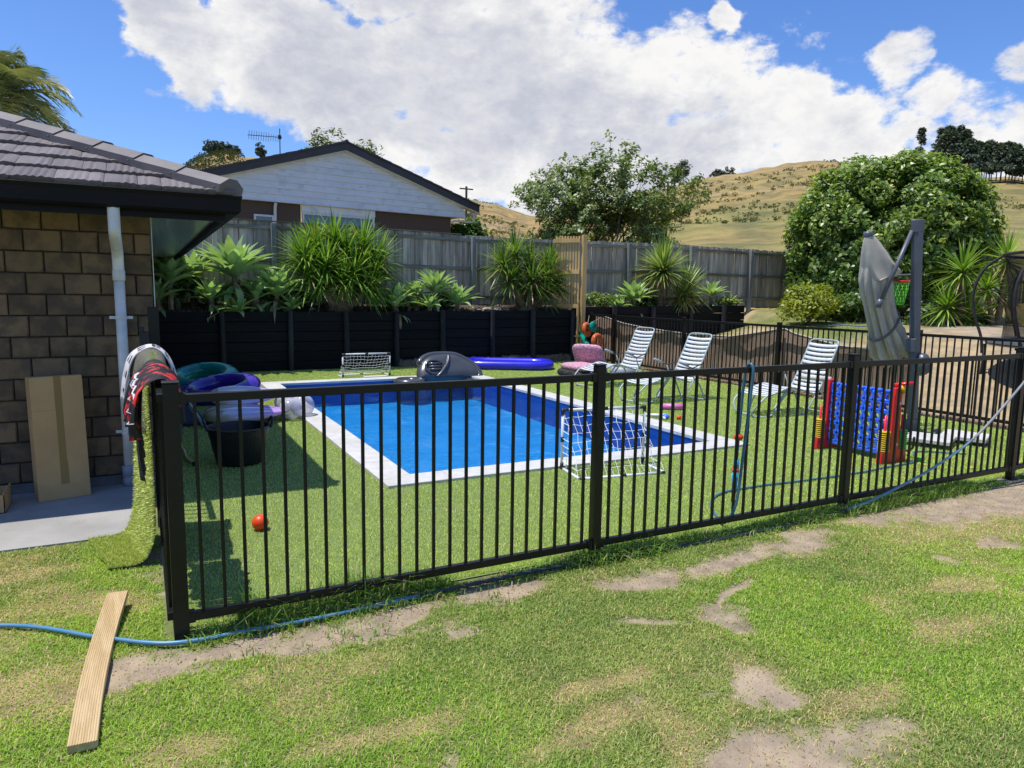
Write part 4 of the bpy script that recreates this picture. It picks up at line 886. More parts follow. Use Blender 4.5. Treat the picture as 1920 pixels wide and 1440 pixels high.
def bush(label, c, r, nclu, per, size, cols, cat='bush', name='bush', mt=None, squash=.8, base=None, **k):
    c = np.array(c, float); r = np.array(r, float); t = thing(name, label, cat, (c[0], c[1], base if base is not None else c[2]-r[2]))
    d = unitdirs(nclu); d[:, 2] = np.where(d[:, 2] < -.4, -d[:, 2], d[:, 2]); P = c+d*r*(.55+.4*rng.random((nclu, 1)))
    leafcloud('crown', P, float(r.mean())*.36, per, size, cols, mt or m_leaf, parent=t, core=c-[0, 0, r[2]*.6], kind='stuff', **k)
    MB().tube([(c[0], c[1], WORLD[t.name][2]-.1), tuple(c)], [.05+r[0]*.04, .02+r[0]*.02], 8).build('trunk', m_trunk, t)
    return t
bush('yellow green shrub at the right end of the paling fence', (16.0, 13.25, 1.38), (.85, .7, .60), 80, 46, .10, ((.14, .20, .02), (.30, .34, .03), (.46, .46, .04)), 'shrub')
bush('dark green leafy shrub right of the yellow shrub under the hedge tree', (17.6, 12.8, 1.4), (1.1, .7, .55), 60, 44, .11, ((.05, .11, .02), (.10, .18, .03), (.16, .24, .05)), 'shrub')
bush('dark undergrowth along the sunny foot of the round hedge tree', (18.9, 11.2, 1.2), (1.5, .45, .42), 70, 40, .16, ((.04, .09, .02), (.09, .16, .03), (.18, .25, .06)), 'shrub')
bush('leafy green shrub behind the neighbouring house eave', (12.0, 27, 3.5), (.95, .9, 1.2), 60, 50, .20, ((.04, .09, .015), (.09, .18, .025), (.17, .28, .05)), 'shrub', base=1.2)
bush('bright groundcover clump beside the pine gate on the wall', (10.5, 15.3, 1.45), (.55, .3, .25), 34, 34, .08, ((.10, .17, .03), (.20, .30, .05), (.32, .38, .10)), 'shrub')
bush('succulent groundcover between the middle agaves', (5.3, 15.15, 1.36), (.4, .2, .2), 24, 34, .07, ((.12, .18, .05), (.24, .32, .10), (.36, .40, .16)), 'shrub')
for k_, (bx_, bz_, br_, lab_) in enumerate(((.9, 1.55, .55, 'dark leafy undergrowth under the leftmost agaves'), (2.1, 1.48, .55, 'dark leafy undergrowth between the largest agave and its right neighbour'), (2.9, 1.42, .35, 'low dark foliage left of the big yucca trunk'), (5.2, 1.38, .3, 'low dark foliage right of the big yucca trunk'), (6.2, 1.40, .45, 'leafy undergrowth beneath the middle agave clump'), (12.2, 1.42, .4, 'leafy undergrowth between the drooping agave and pale yucca'))): bush(lab_, (bx_, 15.55, bz_), (br_, .25, .26), 30, 30, .15, ((.05, .09, .02), (.10, .16, .04), (.20, .26, .09)), 'shrub')
agave(.25, 15.1, 1.5, .5, 'agave rosette low at the far left edge beside the gate post', 24)
agave(1.2, 15.1, 1.52, .46, 'lower agave rosette between the two left clumps', 22)
agave(2.05, 15.2, 1.55, .5, 'agave rosette tucked right under the largest agave', 22)
bush('yellow green groundcover at the far end of the wall', (15.0, 15.3, 1.42), (.5, .3, .22), 26, 30, .09, ((.14, .20, .03), (.24, .30, .05), (.36, .38, .10)), 'shrub')
tall(22000, 14.2, 26, 10.2, 14.8, .06, .38, 'bank_grass', 'rough green grass tufts on the dry bank', .5, .8)
_g = bpy.data.objects['bank_grass']; me = _g.data; co = np.zeros(len(me.vertices)*3); me.vertices.foreach_get('co', co); co = co.reshape(-1, 3); co[:, 2] += bankz(co[:, 0], co[:, 1]); me.vertices.foreach_set('co', co.ravel()); me.update()

# crumbs of soil and dead stalks on the bare ground
n = 26000; x = -1+rng.random(n)*9.5; y = 1.2+rng.random(n)*2.4; s_, t_ = soilmask(x, y); kp = rng.random(n) < s_*1.0; x, y = x[kp], y[kp]; n = len(x); r_c = .0025+.009*rng.random(n)**3
d4 = np.array([[1, 0, -.3], [-.5, .87, -.3], [-.5, -.87, -.3], [0, 0, 1]]); V = (np.stack([x, y, lawnz(x, y)+.002], 1)[:, None, :]+(d4[None]+rng.normal(size=(n, 4, 3))*.3)*r_c[:, None, None]*[1, 1, .7]).reshape(-1, 3)
F = (np.arange(n)[:, None, None]*4+np.array([[0, 1, 3], [1, 2, 3], [2, 0, 3]])[None]).reshape(-1, 3); c = np.array([.36, .28, .19])*(.6+.7*rng.random((n, 1)))
big('soil_crumbs', V, F, m_leafdull, np.concatenate([np.repeat(c, 4, 0), np.ones((4*n, 1))], 1), label='loose crumbs of dry soil on the bare patches of the lawn', cat='soil', kind='stuff')
# round hedge tree
ht = thing('hedge_tree', 'big rounded glossy green tree behind the folded parasol', 'tree', (20.3, 13.9, .9))
c = np.array([19.55, 13.6, 3.18]); nC = 380
d = unitdirs(nC*2); d = d[d[:, 2] > -.75][:nC]; d = d/(np.abs(d)**2.7).sum(1, keepdims=True)**(1/2.7); rr_ = np.array([2.42, 2.45, 2.42])
rad_ = (.84+.13*rng.random((len(d), 1)))*(.97+.07*fbm(d[:, 0]*2+9, d[:, 1]*2+d[:, 2]*2+5, 3))[:, None]; rad_[: len(d)//5] *= .75
P = c+d*rr_*rad_; low = P[:, 2] < 2.4; P[low, :2] = c[:2]+(P[low, :2]-c[:2])*1.03; P[:, 2] = np.maximum(P[:, 2], 1.1)
leafcloud('crown', P, .44, 190, .145, ((.05, .10, .015), (.11, .20, .03), (.19, .30, .05), (.27, .37, .08)), m_leaf, parent=ht, core=c-[0, 0, 1], squash=.9, asp=.55, kind='stuff')
P2 = P[(P[:, 2] > 3.0) & (rng.random(len(P)) < .85)]; P2 = c+(P2-c)*1.05
leafcloud('new_growth', P2, .42, 60, .13, ((.26, .36, .05), (.38, .44, .08)), m_leaf, parent=ht, core=c, kind='stuff')
MB().tube([(20.3, 13.9, .3), (20.2, 13.9, 1.6), (20.4, 13.9, 3.2)], [.28, .22, .1], 10).build('trunk', m_trunk, ht)
for a in range(5): MB().tube(curve([(20.3, 13.9, 1.3), (20.3+.9*math.cos(a*1.3), 13.9+.9*math.sin(a*1.3), 2.3), (20.3+2*math.cos(a*1.3), 13.9+2*math.sin(a*1.3), 3.6)], 4), np.linspace(.13, .04, 9), 7).build('limb', m_trunk, ht)

# open branched tree behind the fence
bt = thing('branching_tree', 'open branched leafy tree behind the middle of the paling fence', 'tree', (15.4, 22, 1.6))
tips = []; tw = MB()
def grow(p, d, L_, r, lev):
    q = p+nm(d)*L_; mid = (p+q)/2+rng.normal(size=3)*L_*.06
    (tw if lev > 1 else lim).tube(curve([p, mid, q], 3), np.linspace(r, r*.55, 7), 6 if lev else 8)
    if lev >= 1: tips.append((q, L_*.32, lev)); tips.append((mid*.5+q*.5, L_*.28, lev))
    if lev >= 4: return
    for i in range(3 if lev < 3 else 2):
        nd_ = nm(nm(d)+rng.normal(size=3)*.55+np.array([0, 0, .22])); grow(q if i else mid*.4+q*.6, nd_, L_*random.uniform(.60, .82), r*.55, lev+1)
for k, (dx, dz, L0) in enumerate(((-1.05, .95, 1.6), (-.75, 1.2, 2.1), (-.25, 1.5, 2.0), (.25, 1.45, 2.1), (.75, 1.05, 2.2), (1.0, .8, 1.75), (1.15, .5, 1.35), (-1.1, .55, 1.35), (0, 1.0, 1.6), (-.5, 1.0, 1.7), (.4, .9, 1.6))):
    lim = MB(); grow(np.array([15.1+dx*.2, 22+random.uniform(-.3, .3), 2.0]), np.array([dx, random.uniform(-.45, .45), dz]), L0*.86, .07, 0); lim.build('limb', m_trunk, bt)
MB().tube([(15.4, 22, 1.2), (15.4, 22, 2.2)], [.25, .2], 10).build('trunk', m_trunk, bt); tw.build('twigs', m_trunk, bt, kind='stuff')
tc_ = np.array([t_[0] for t_ in tips]); tr_ = np.array([max(.22, t_[1]) for t_ in tips]); kp = tc_[:, 2] > 1.8; tc_, tr_ = tc_[kp], tr_[kp]
leafcloud('crown', tc_, tr_, 15, .15, ((.10, .17, .04), (.16, .24, .06), (.24, .31, .10), (.34, .35, .14)), m_leaf, parent=bt, shell=.15, asp=.5, core=(15.4, 22, 2), kind='stuff')
print('tree leaves', len(tc_)*26)

def simple_tree(label, x, y, z0, h, r, cols, name='tree', cat='tree', per=40, ncl=40, size=.5, group=None, trunkh=.35, sq=1.0, mt=None):
    t = thing(name, label, cat, (x, y, z0), group); d = unitdirs(ncl); cz = z0+h*(1+trunkh)/2; ry_ = h*(1-trunkh)/2
    P = np.array([x, y, cz])+d*np.array([r, r, ry_])*(.45+.5*rng.random((ncl, 1)))
    leafcloud('crown', P, r*.34, per, size, cols, mt or m_leafdull, parent=t, core=(x, y, cz-ry_*.5), squash=sq, kind='stuff')
    MB().tube([(x, y, z0-.5), (x, y, cz)], [h*.025, h*.012], 6).build('trunk', m_trunk, t); return t
gz_ = lambda x, y: float(hillz(np.array([x*1.]), np.array([y*1.]))[0])
gum = ((.07, .11, .035), (.13, .18, .055), (.22, .26, .09))
simple_tree('leafy tree crown showing left of the neighbouring roof peak', 13.7, 60, gz_(13.7, 60), 15.2-gz_(13.7, 60), 2.2, gum, per=60, ncl=50, size=.35)
simple_tree('leafy tree crown showing right of the neighbouring roof peak', 17.6, 60, gz_(17.6, 60), 14.7-gz_(17.6, 60), 2.4, gum, per=60, ncl=50, size=.35)
def onhill(az, r): x, y = r*math.sin(rad(az)), r*math.cos(rad(az)); return x, y, gz_(x, y)
dk_hazy = ((.05, .075, .055), (.08, .11, .075), (.12, .145, .10))  # dark pine greens, lightened to paint in distance haze
for az_d, r, h_, w_, lab in ((4.9, 300, 6.5, 2.6, 'leftmost of the dark trees on the hill knob beyond the roof'), (5.45, 305, 5, 2.2, 'second dark tree from the left on the hill knob'), (5.95, 310, 5, 2.2, 'third dark tree on the hill knob'), (6.5, 320, 4, 2.4, 'small dark tree near the top of the hill knob'), (8.3, 318, 7.5, 2.3, 'round lone tree at the right of the hill knob near the aerial')):
    x, y, z = onhill(az_d, r); simple_tree(lab, x, y, z, h_, w_, dk_hazy, per=26, ncl=26, size=1.1, trunkh=.1, cat='tree', name='hill_tree')
for az_d, r, h_, w_, lab in ((40.15, 330, 9.5, 3.4, 'left and lower of the two gum trees on the hill skyline'), (40.75, 330, 11.5, 3.7, 'right and taller of the two gum trees on the hill skyline')):
    x, y, z = onhill(az_d, r); simple_tree(lab, x, y, z, h_, w_, ((.05, .075, .04), (.08, .11, .06), (.12, .14, .08)), per=30, ncl=40, size=.9, trunkh=.3, name='gum_tree')
def conifer(name, x, y, z, h_, r, label, group, per=26, ncl=30, size=.8, cols=dk_hazy, bare=.15):
    t = thing(name, label, 'pine tree', (x, y, z), group); f = rng.random(ncl); zz = z+h_*(bare+(1-bare)*f*.97); rr2 = r*(1.05-f**1.3)*(.5+.5*rng.random(ncl)); a = rng.random(ncl)*6.28
    P = np.stack([x+rr2*np.cos(a), y+rr2*np.sin(a), zz], 1)
    leafcloud('crown', P, r*.36, per, size, cols, m_leafdull, parent=t, core=(x, y, z+h_*.4), squash=.8, asp=.35, kind='stuff')
    MB().tube([(x, y, z-1), (x+random.uniform(-.1, .1)*r, y, z+h_*.97)], [h_*.018, h_*.006], 6).build('trunk', m_trunk, t); return t
for k, az_d in enumerate((42.95, 43.2, 43.4, 43.65, 43.9, 44.35)):
    x, y, z = onhill(az_d, 325); conifer('pine_tree', x, y, z-.6, [3.6, 4.4, 4, 3.6, 4.6, 4.2][k], 2.0, 'small dark pine in the short row on the hill skyline', 'pines in a row on the hill skyline', 20, 16, .9, bare=.02)
# pine stand on the right
prof = lambda a: np.interp(a, [56.6, 57.2, 57.4, 57.9, 58.4, 59.2, 59.7, 60.1, 61.0, 61.8, 62.7, 64, 66], [11.3, 11.1, 9.7, 11.6, 11.6, 11.35, 10.6, 10.3, 10.4, 10.2, 9.7, 9.9, 9.6])
pz = [(56.75, 168, 'lone pine left of the dense pine stand on the hill', 'a'), (57.85, 172, 'thin pine rising at the left edge of the dense pine stand', 'b')]
for a, r, lab, _ in pz:
    x, y, z = onhill(a, r); conifer('pine_tree', x, y, z, r*math.tan(rad(11.45))+1.67-z, 1.7, lab, None, 30, 30, .8, bare=.35)
k = 0
for a in np.arange(58.15, 66, .30):
    for dr in (0, 9):
        r = 168+dr+random.uniform(-3, 3); aa = a+random.uniform(-.1, .1)+dr*.012; x, y, z = onhill(aa, r); top = r*math.tan(rad(prof(aa)-random.uniform(0, .5)))+1.67
        conifer('pine_tree', x, y, z, max(5, top-z), 1.9+random.random()*.5, 'dark pine with bare lower trunk in the dense stand at the right', 'pines in the dense stand on the hill', 34, 46, .75, bare=.34); k += 1
# scattered scrub on the hill
n = 2600; az_s = np.radians(20+rng.random(n)*48); r_s = 120+rng.random(n)*200; xs_, ys_2 = r_s*np.sin(az_s), r_s*np.cos(az_s); kp = fbm(xs_*.02+30, ys_2*.02, 4) > .53; xs_, ys_2 = xs_[kp], ys_2[kp]; zs_ = hillz(xs_, ys_2)
leafcloud('hill_scrub', np.stack([xs_, ys_2, zs_+.3], 1), .35+rng.random(len(xs_))*.8, 14, .5, ((.13, .14, .07), (.18, .19, .10), (.24, .23, .12)), m_leafdull, core=(0, 0, -200), label='scattered low scrub and rushes on the dry hillside', cat='scrub', kind='stuff', squash=.5)
n = 420; az_s = np.radians(-2+rng.random(n)*9); r_s = 200+rng.random(n)*125; xs_, ys_2 = r_s*np.sin(az_s), r_s*np.cos(az_s); zs_ = hillz(xs_, ys_2)
leafcloud('knob_scrub', np.stack([xs_, ys_2, zs_+.8], 1), 1.0+rng.random(n)*.7, 18, .7, ((.03, .045, .02), (.06, .08, .03), (.11, .12, .05)), m_leafdull, core=(0, 0, -200), label='dense dark scrub on the left flank of the hill knob', cat='scrub', kind='stuff')

# palm behind the brick house
pl = thing('palm_tree', 'feathery palm crown rising behind the brick house roof', 'palm', (-2.35, 19, 1))
pc = np.array([-2.6, 19., 5.6]); MB().tube([(-2.35, 19, .5), (-2.35, 19, 5.55)], [.26, .2], 12).build('trunk', m_trunk, pl)
for k in range(30):
    a = k*2.39996; el = rad(74-95*(k/29)**.9); Lf = 2.15*random.uniform(.85, 1.1)
    hd = np.array([math.cos(a), math.sin(a), 0]); pts_ = []
    for t_ in np.linspace(0, 1, 12): pts_.append(pc+hd*(Lf*t_*math.cos(el)*(1-.12*t_))+np.array([0, 0, Lf*(math.sin(el)*t_-.55*t_**2.2)]))
    pts_ = np.array(pts_); mb = MB().tube(pts_, np.linspace(.022, .005, 12), 5); V = []; F = []
    sd = np.array([-hd[1], hd[0], 0])
    for i in range(60):
        t_ = .12+.88*i/60; j = t_*11; j0 = min(10, int(j)); p = pts_[j0]*(1-(j-j0))+pts_[j0+1]*(j-j0); tg_ = nm(pts_[j0+1]-pts_[j0]); ll = .62*math.sin(min(1, t_*1.1)*math.pi*.9+.2)*.9+.10
        for s_ in (-1, 1):
            d_ = nm(sd*s_*.8+tg_*.55+np.array([0, 0, random.uniform(-.35, .25)])); q1 = p+d_*ll*.5; q2 = p+d_*ll+np.array([0, 0, -.16*ll]); w_ = np.array([0, 0, .010])+tg_*.008
            b_ = len(V); V += [p-w_, p+w_, q1+w_, q1-w_, q2]; F += [(b_, b_+1, b_+2, b_+3), (b_+3, b_+2, b_+4)]
    mb.add(V, F); mb.build('frond', mat('palm frond', (.16, .22, .08), (.34, .33, .13), 1.5, .4, trans=.2) if k == 0 else bpy.data.materials['palm frond'], pl)

# stacked clay bricks, rocks, bark litter on the bed
sb = thing('brick_stack', 'two rough stacks of clay bricks on the bed right of the pale yucca', 'bricks', (13.9, 15.3, 1.3))
for cx, nlay in ((13.75, 5), (14.0, 3), (13.55, 2)):
    for l in range(nlay): piece('brick', MB().box((-.11, -.055, -.04), (.11, .055, .04), bev=.004).mesh('brick', m_clay) if l == 0 else sb.children[-1].data, sb, (cx+random.uniform(-.02, .02), 15.22+random.uniform(-.02, .02), 1.34+l*.082), (0, 0, random.uniform(-.15, .15)))
def rockmesh(r, k, sq=.6):
    rn = random.Random(k); mb = MB(); prof = []; n_ = 10; V = []; F = []
    for i in range(7):
        t_ = math.pi*i/6
        for j in range(n_):
            a = 2*math.pi*j/n_; q = r*(1+rn.uniform(-.18, .18)); V.append((q*math.sin(t_)*math.cos(a), q*math.sin(t_)*math.sin(a), q*sq*math.cos(t_)))
    for i in range(6):
        for j in range(n_): F.append((i*n_+j, (i+1)*n_+j, (i+1)*n_+(j+1) % n_, i*n_+(j+1) % n_))
    mb.add(V, F); return mb
for k, (x, y, r) in enumerate(((7.25, 15.15, .13), (7.5, 15.1, .11), (7.0, 15.12, .10), (7.75, 15.12, .08), (3.15, 15.1, .07))):
    mb = rockmesh(r, k, .4); o = mb.build('rock', m_rock, origin=(0, 0, 0), label=['flat pale rock on the wall top beside the fence post', 'flat pale rock between the middle agaves and second yucca', 'small pale rock behind the lit wall post', 'smallest pale rock near the second yucca', 'small rock under the big yucca at the left'][k], cat='rock'); o.location = (x, y, 1.27)
n = 3000; x = rng.random(n)*16-.6; y = 15.0+rng.random(n)**1.5*1.0; P = np.stack([x, y, tz(x, y)+.012], 1)
leafcloud('bark_litter', P, .02, 1, .07, ((.05, .035, .02), (.16, .11, .07), (.34, .27, .19)), m_leafdull, core=(8, 15.5, -20), label='loose bark mulch and dead leaves on the planting bed', cat='mulch', kind='stuff', asp=.4)

# far timber fence behind the trampoline
fb = thing('paling_fence', 'low brown paling fence behind the trampoline at the far right', 'fence', (27, 14, .8))
for k in range(44):
    x = 23.2+k*.22; piece('paling', PAL[k % 6], fb, (x, 13.6+.02*(k % 2), bankz(np.array([x]), np.array([13.6]))[0]-.1), None, (1.6, 1, .95))
for z in (.5, 1.3): MB().box((23.1, 13.56, 1.0+z-.04), (32.9, 13.598, 1.0+z+.05)).build('rail', m_rail, fb)

# ------------------------------------------------------------------ things draped over the left fence
def drape(y0, y1, prof0, prof1, nY=26, wr=.006, fy=30, seed=1, lift=None):
    """sheet: cross-section profile (x,z) interpolated along Y, with folds"""
    r = random.Random(seed); a = curve([(p[0], p[1], 0) for p in prof0], 6)[:, :2]; b = curve([(p[0], p[1], 0) for p in prof1], 6)[:, :2]; n = len(a); G = np.zeros((nY, n, 3))
    for i in range(nY):
        t = i/(nY-1)
        for j in range(n):
            s_ = j/(n-1); p = a[j]*(1-t)+b[j]*t; w_ = wr*(math.sin(t*fy+seed+2*math.sin(s_*5))+.6*math.sin(t*fy*2.3+s_*4))*(.2+abs(s_-.5)*1.8)
            G[i, j] = (p[0]+w_, y0+(y1-y0)*t+.01*math.sin(s_*9+seed), p[1]+w_*.3)
    return G
tfp = thing('turf_offcut', 'offcut of artificial turf rising from the lawn and folded over the left fence rail', 'turf offcut', (-.1, 4.9, 0))
P0 = [(-.26, .018), (-.18, .016), (-.10, .022), (-.04, .07), (.005, .22), (.012, .6), (.005, 1.0), (.02, 1.19), (.05, 1.228), (.08, 1.19), (.085, 1.0)]
P1 = [(-.38, .018), (-.29, .016), (-.21, .022), (-.15, .08), (-.105, .25), (-.085, .6), (-.06, 1.0), (-.02, 1.21), (.05, 1.25), (.10, 1.19), (.105, 1.0)]
G = drape(4.60, 5.22, P0, P1, nY=24, wr=.006, fy=5)
o = MB().grid(G).build('turf_back', m_backing, tfp, smooth=True)
# pile on the outer face
nn_ = 34000; ii = rng.random(nn_)*(G.shape[0]-1.01); jj = rng.random(nn_)*(G.shape[1]*.80-1.01); i0 = ii.astype(int); j0 = jj.astype(int); fi = (ii-i0)[:, None]; fj = (jj-j0)[:, None]
p_ = (G[i0, j0]*(1-fi)+G[i0+1, j0]*fi)*(1-fj)+(G[i0, j0+1]*(1-fi)+G[i0+1, j0+1]*fi)*fj
du = G[i0, j0+1]-G[i0, j0]; nv = nm3(np.cross(du, np.array([0, 1., 0]))); nv = np.where((nv[:, :1]*-1+nv[:, 2:]) < 0, -nv, nv)
sd_ = nm3(np.cross(nv, unitdirs(nn_))); tipv = p_+nm3(nv+np.array([0, 0, -.35])+unitdirs(nn_)*.5)*(.016+.014*rng.random((nn_, 1)))
V = np.stack([p_-sd_*.0028, p_+sd_*.0028, tipv], 1).reshape(-1, 3); cc = np.array([.36, .44, .12])*(.7+rng.random((nn_, 1))*.9)*[1.25, 1.15, 1]
big('pile', V, np.arange(nn_)[:, None]*3+[0, 1, 2], m_turf, np.concatenate([np.repeat(cc, 3, 0), np.ones((3*nn_, 1))], 1), parent=tfp, loc=tuple(WORLD[tfp.name]), kind='stuff')
G = drape(4.66, 5.20, [(-.025, .80), (-.012, 1.0), (-.004, 1.2), (.05, 1.245), (.10, 1.19), (.105, .98)], [(-.115, .78), (-.10, 1.0), (-.05, 1.225), (.045, 1.268), (.12, 1.2), (.13, .98)], nY=16, wr=.004, fy=6)
solid(MB().grid(G).build('folded_backing', m_backing, tfp, smooth=True), .008)
tw_ = thing('towel', 'white towel printed with dark bat-like shapes over the left fence', 'towel', (0, 5.35, .9))
G = drape(5.18, 5.40, [(-.125, .93), (-.105, 1.08), (-.06, 1.215), (.045, 1.272), (.13, 1.19), (.17, 1.02), (.19, .90)], [(-.155, .92), (-.13, 1.08), (-.08, 1.22), (.045, 1.275), (.14, 1.19), (.19, 1.02), (.21, .90)], nY=10, wr=.004, fy=10, seed=4)
solid(MB().grid(G).build('towel_cloth', m_towel, tw_, smooth=True), .01, 1)
for k, j in enumerate(range(2, G.shape[1]-3, 4)):
    for i in (1, 5):
        p = (G[i, j]+G[i+3, j+2])/2; tdir = nm(G[i, j+2]-G[i, j]); nd2 = nm(np.cross(tdir, [0, 1, 0])); nd2 = nd2 if nd2[2]-nd2[0]*.01 > 0 or nd2[0] < 0 else -nd2
        if nd2[0]*(p[0]-.04) < 0: nd2 = -nd2
        pts6 = [p+tdir*a+np.array([0, 1, 0])*b+nd2*.0125 for a, b in ((-.028, -.03), (-.010, -.04), (.015, -.018), (.030, -.004), (.026, .012), (.01, .022), (-.012, .038), (-.026, .025))]
        MB().add(pts6, [tuple(range(8))]).build('print_shape', m_bat, tw_)
sw = thing('printed_swimwear', 'black and red printed swimming top hanging beside the near corner post', 'clothes', (0, 4.2, .7))
G = drape(3.78, 4.34, [(-.055, .93), (-.055, 1.05), (-.03, 1.17), (.05, 1.225), (.12, 1.17), (.13, 1.0)], [(-.095, .98), (-.09, 1.07), (-.05, 1.20), (.05, 1.255), (.13, 1.18), (.15, 1.02)], nY=48, wr=.018, fy=28, seed=2)
solid(MB().grid(G).build('printed_cloth', m_redcloth, sw, smooth=True), .004, 1)
G2 = G[::1, 2:16]+np.array([-.008, 0, .006]); MB().tube([G2[i, min(13, 2+i//5)] for i in range(0, 38, 3)], .006, 6, flat=.4).build('white_piping', m_towel, sw)
MB().tube([G2[i, min(13, 7+i//8)] for i in range(4, 38, 3)], .006, 6, flat=.4).build('white_piping', m_towel, sw)
sw = thing('black_swimwear', 'black swimming shorts hanging low behind the printed top on the left fence', 'clothes', (0, 4.4, .6))
G = drape(4.02, 4.58, [(-.03, .66), (-.045, .85), (-.035, 1.05), (-.01, 1.19), (.05, 1.24), (.10, 1.18), (.13, 1.0), (.14, .86)], [(-.045, .80), (-.055, .9), (-.045, 1.08), (-.02, 1.21), (.05, 1.25), (.12, 1.19), (.15, 1.0), (.16, .9)], nY=36, wr=.010, fy=22, seed=9)
solid(MB().grid(G).build('cloth', m_blackcloth, sw, smooth=True), .004, 1)

# ------------------------------------------------------------------ tub, floats and toys at the left
tu = thing('rubber_tub', 'black rubber trug tub on the shaded turf by the brick house', 'tub', (.76, 7.06, .01))
MB().lathe([(.0, .012), (.205, .012), (.212, .03), (.232, .13), (.236, .135), (.262, .27), (.266, .275), (.278, .345), (.286, .352), (.286, .366), (.276, .366), (.268, .34), (.20, .03), (0, .028)], (.76, 7.06, .008), 40).build('tub_wall', m_tub, tu, smooth=False)
for s_ in (-1, 1): MB().tube(curve([(.76+s_*.277, 6.96, .355), (.76+s_*.30, 6.98, .41), (.76+s_*.305, 7.06, .44), (.76+s_*.30, 7.14, .41), (.76+s_*.277, 7.16, .355)], 5), .013, 8).build('handle', m_tub, tu, smooth=True)
def ring(mb, c, R, r, R3=None, n=48, m_=20, wr=.0, sx=1., rz=1.):
    G = np.zeros((n, m_, 3)); R3 = np.eye(3) if R3 is None else R3
    for i in range(n):
        a = 2*math.pi*i/n
        for j in range(m_):
            b = 2*math.pi*j/m_; q = r*(1+wr*math.sin(a*n*.36+2*math.sin(b))*(.5+.5*math.cos(b)))
            G[i, j] = np.array(c)+R3@np.array(((R+q*math.cos(b))*math.cos(a)*sx, (R+q*math.cos(b))*math.sin(a), q*math.sin(b)*rz))
    return mb.grid(G, closed_u=True, closed_v=True)
pf = thing('swim_ring', 'big purple clear inflatable ring lying on the turf left of the pool', 'float', (1.0, 11.3, 0))
ring(MB(), (.96, 11.2, .17), .38, .135, roty(rad(-9))@rotx(rad(9)), wr=.035, sx=1.15).build('ring_tube', m_purple, pf, smooth=True)
MB().lathe([(0, .02), (.33, .0)], (.96, 11.2, .15), 30, sx=1.1).build('ring_floor', m_purple, pf)
MB().tube([(.50, 10.9, .20), (.49, 10.87, .23)], .012, 8).build('valve', m_white, pf)
tf2 = thing('swim_ring', 'teal clear inflatable ring tilted behind the purple ring', 'float', (.8, 12.3, 0))
ring(MB(), (.80, 12.1, .25), .36, .13, roty(rad(-6))@rotx(rad(14)), wr=.03, sx=1.1).build('ring_tube', m_teal, tf2, smooth=True)
ls = thing('shell_lilo', 'iridescent lilac and cream shell shaped lilo with clear bubbles behind the tub', 'float', (1.1, 9.25, 0))
def ribbed(c, Lx, Ly, Lz, ribs, taper=.8, nU=40, nV=48, R3=None):
    G = np.zeros((nU, nV, 3)); R3 = np.eye(3) if R3 is None else R3
    for i in range(nU):
        t = i/(nU-1); x = -Lx/2+Lx*t; w = max(1e-3, (math.sin(math.pi*min(1, t**taper))**.62))
        for j in range(nV):
            b = 2*math.pi*j/nV; yy_ = math.cos(b)*Ly/2*w; rib = 1-.20*abs(math.sin(ribs*math.acos(max(-1, min(1, math.cos(b))))/2*1.0))*1
            zz_ = math.copysign(abs(math.sin(b))**.75, math.sin(b))*Lz/2*w*rib
            G[i, j] = np.array(c)+R3@np.array((x, yy_, zz_))
    return MB().grid(G, closed_v=True)
ribbed((1.10, 9.25, .125), 1.02, .80, .24, 9, .62).build('lower_cushion', m_shell, ls, smooth=True)
ribbed((1.14, 9.55, .31), .90, .55, .15, 7, .62, R3=rotx(rad(16))).build('upper_cushion', m_shell, ls, smooth=True)
def ball(mb, c, r, n=24, m_=14, sz=1.): return mb.lathe([(max(1e-4, r*math.sin(math.pi*i/m_)), -r*sz*math.cos(math.pi*i/m_)) for i in range(m_+1)], c, n)
ball(MB(), (1.62, 9.2, .15), .14).build('clear_bubble', m_clear, ls, smooth=True)
ball(MB(), (1.80, 9.35, .16), .155).build('clear_bubble', m_clear, ls, smooth=True)
ball(MB(), (1.60, 9.5, .19), .13).build('clear_bubble', m_clear, ls, smooth=True)
fc = thing('folded_beach_chair', 'folded dark blue beach chair with white tube lying behind the fence post', 'chair', (.3, 9.8, 0))
m_navy = mat('dark navy cloth', (.02, .025, .05), (.03, .035, .07), 8, .9)
MB().add([(-.15, 9.2, .03), (.54, 9.16, .03), (.42, 10.7, .16), (-.15, 10.6, .16), (-.15, 9.2, .05), (.54, 9.16, .05), (.42, 10.7, .18), (-.15, 10.6, .18)], [(3, 2, 1, 0), (4, 5, 6, 7), (0, 1, 5, 4), (1, 2, 6, 5), (2, 3, 7, 6), (3, 0, 4, 7)]).build('seat_cloth', m_navy, fc)
MB().tube([(.585, 9.10, .035), (.44, 10.9, .20)], .018, 10).build('side_tube', m_goal, fc, smooth=True)
MB().tube([(.62, 9.16, .035), (.47, 10.9, .20)], .012, 10).build('side_tube', m_umb, fc, smooth=True)
sk = thing('stick', 'short crooked wooden stick with a dark tip on the shaded turf', 'stick', (.32, 7.4, 0))
MB().tube(curve([(.26, 8.1, .05), (.30, 7.7, .045), (.315, 7.3, .04), (.36, 7.14, .028)], 5), [.012]*10+[.014]*3+[.017]*3, 8).build('shaft', m_pine, sk, smooth=True); MB().tube([(.36, 7.14, .028), (.375, 7.10, .026)], .019, 8).build('tip', m_blkplastic, sk)
orange_ball = ball(MB(), (.655, 4.98, .062), .056, 32, 20).build('ball', m_orange, smooth=True, label='bright orange plastic ball on the turf inside the front fence', cat='ball')

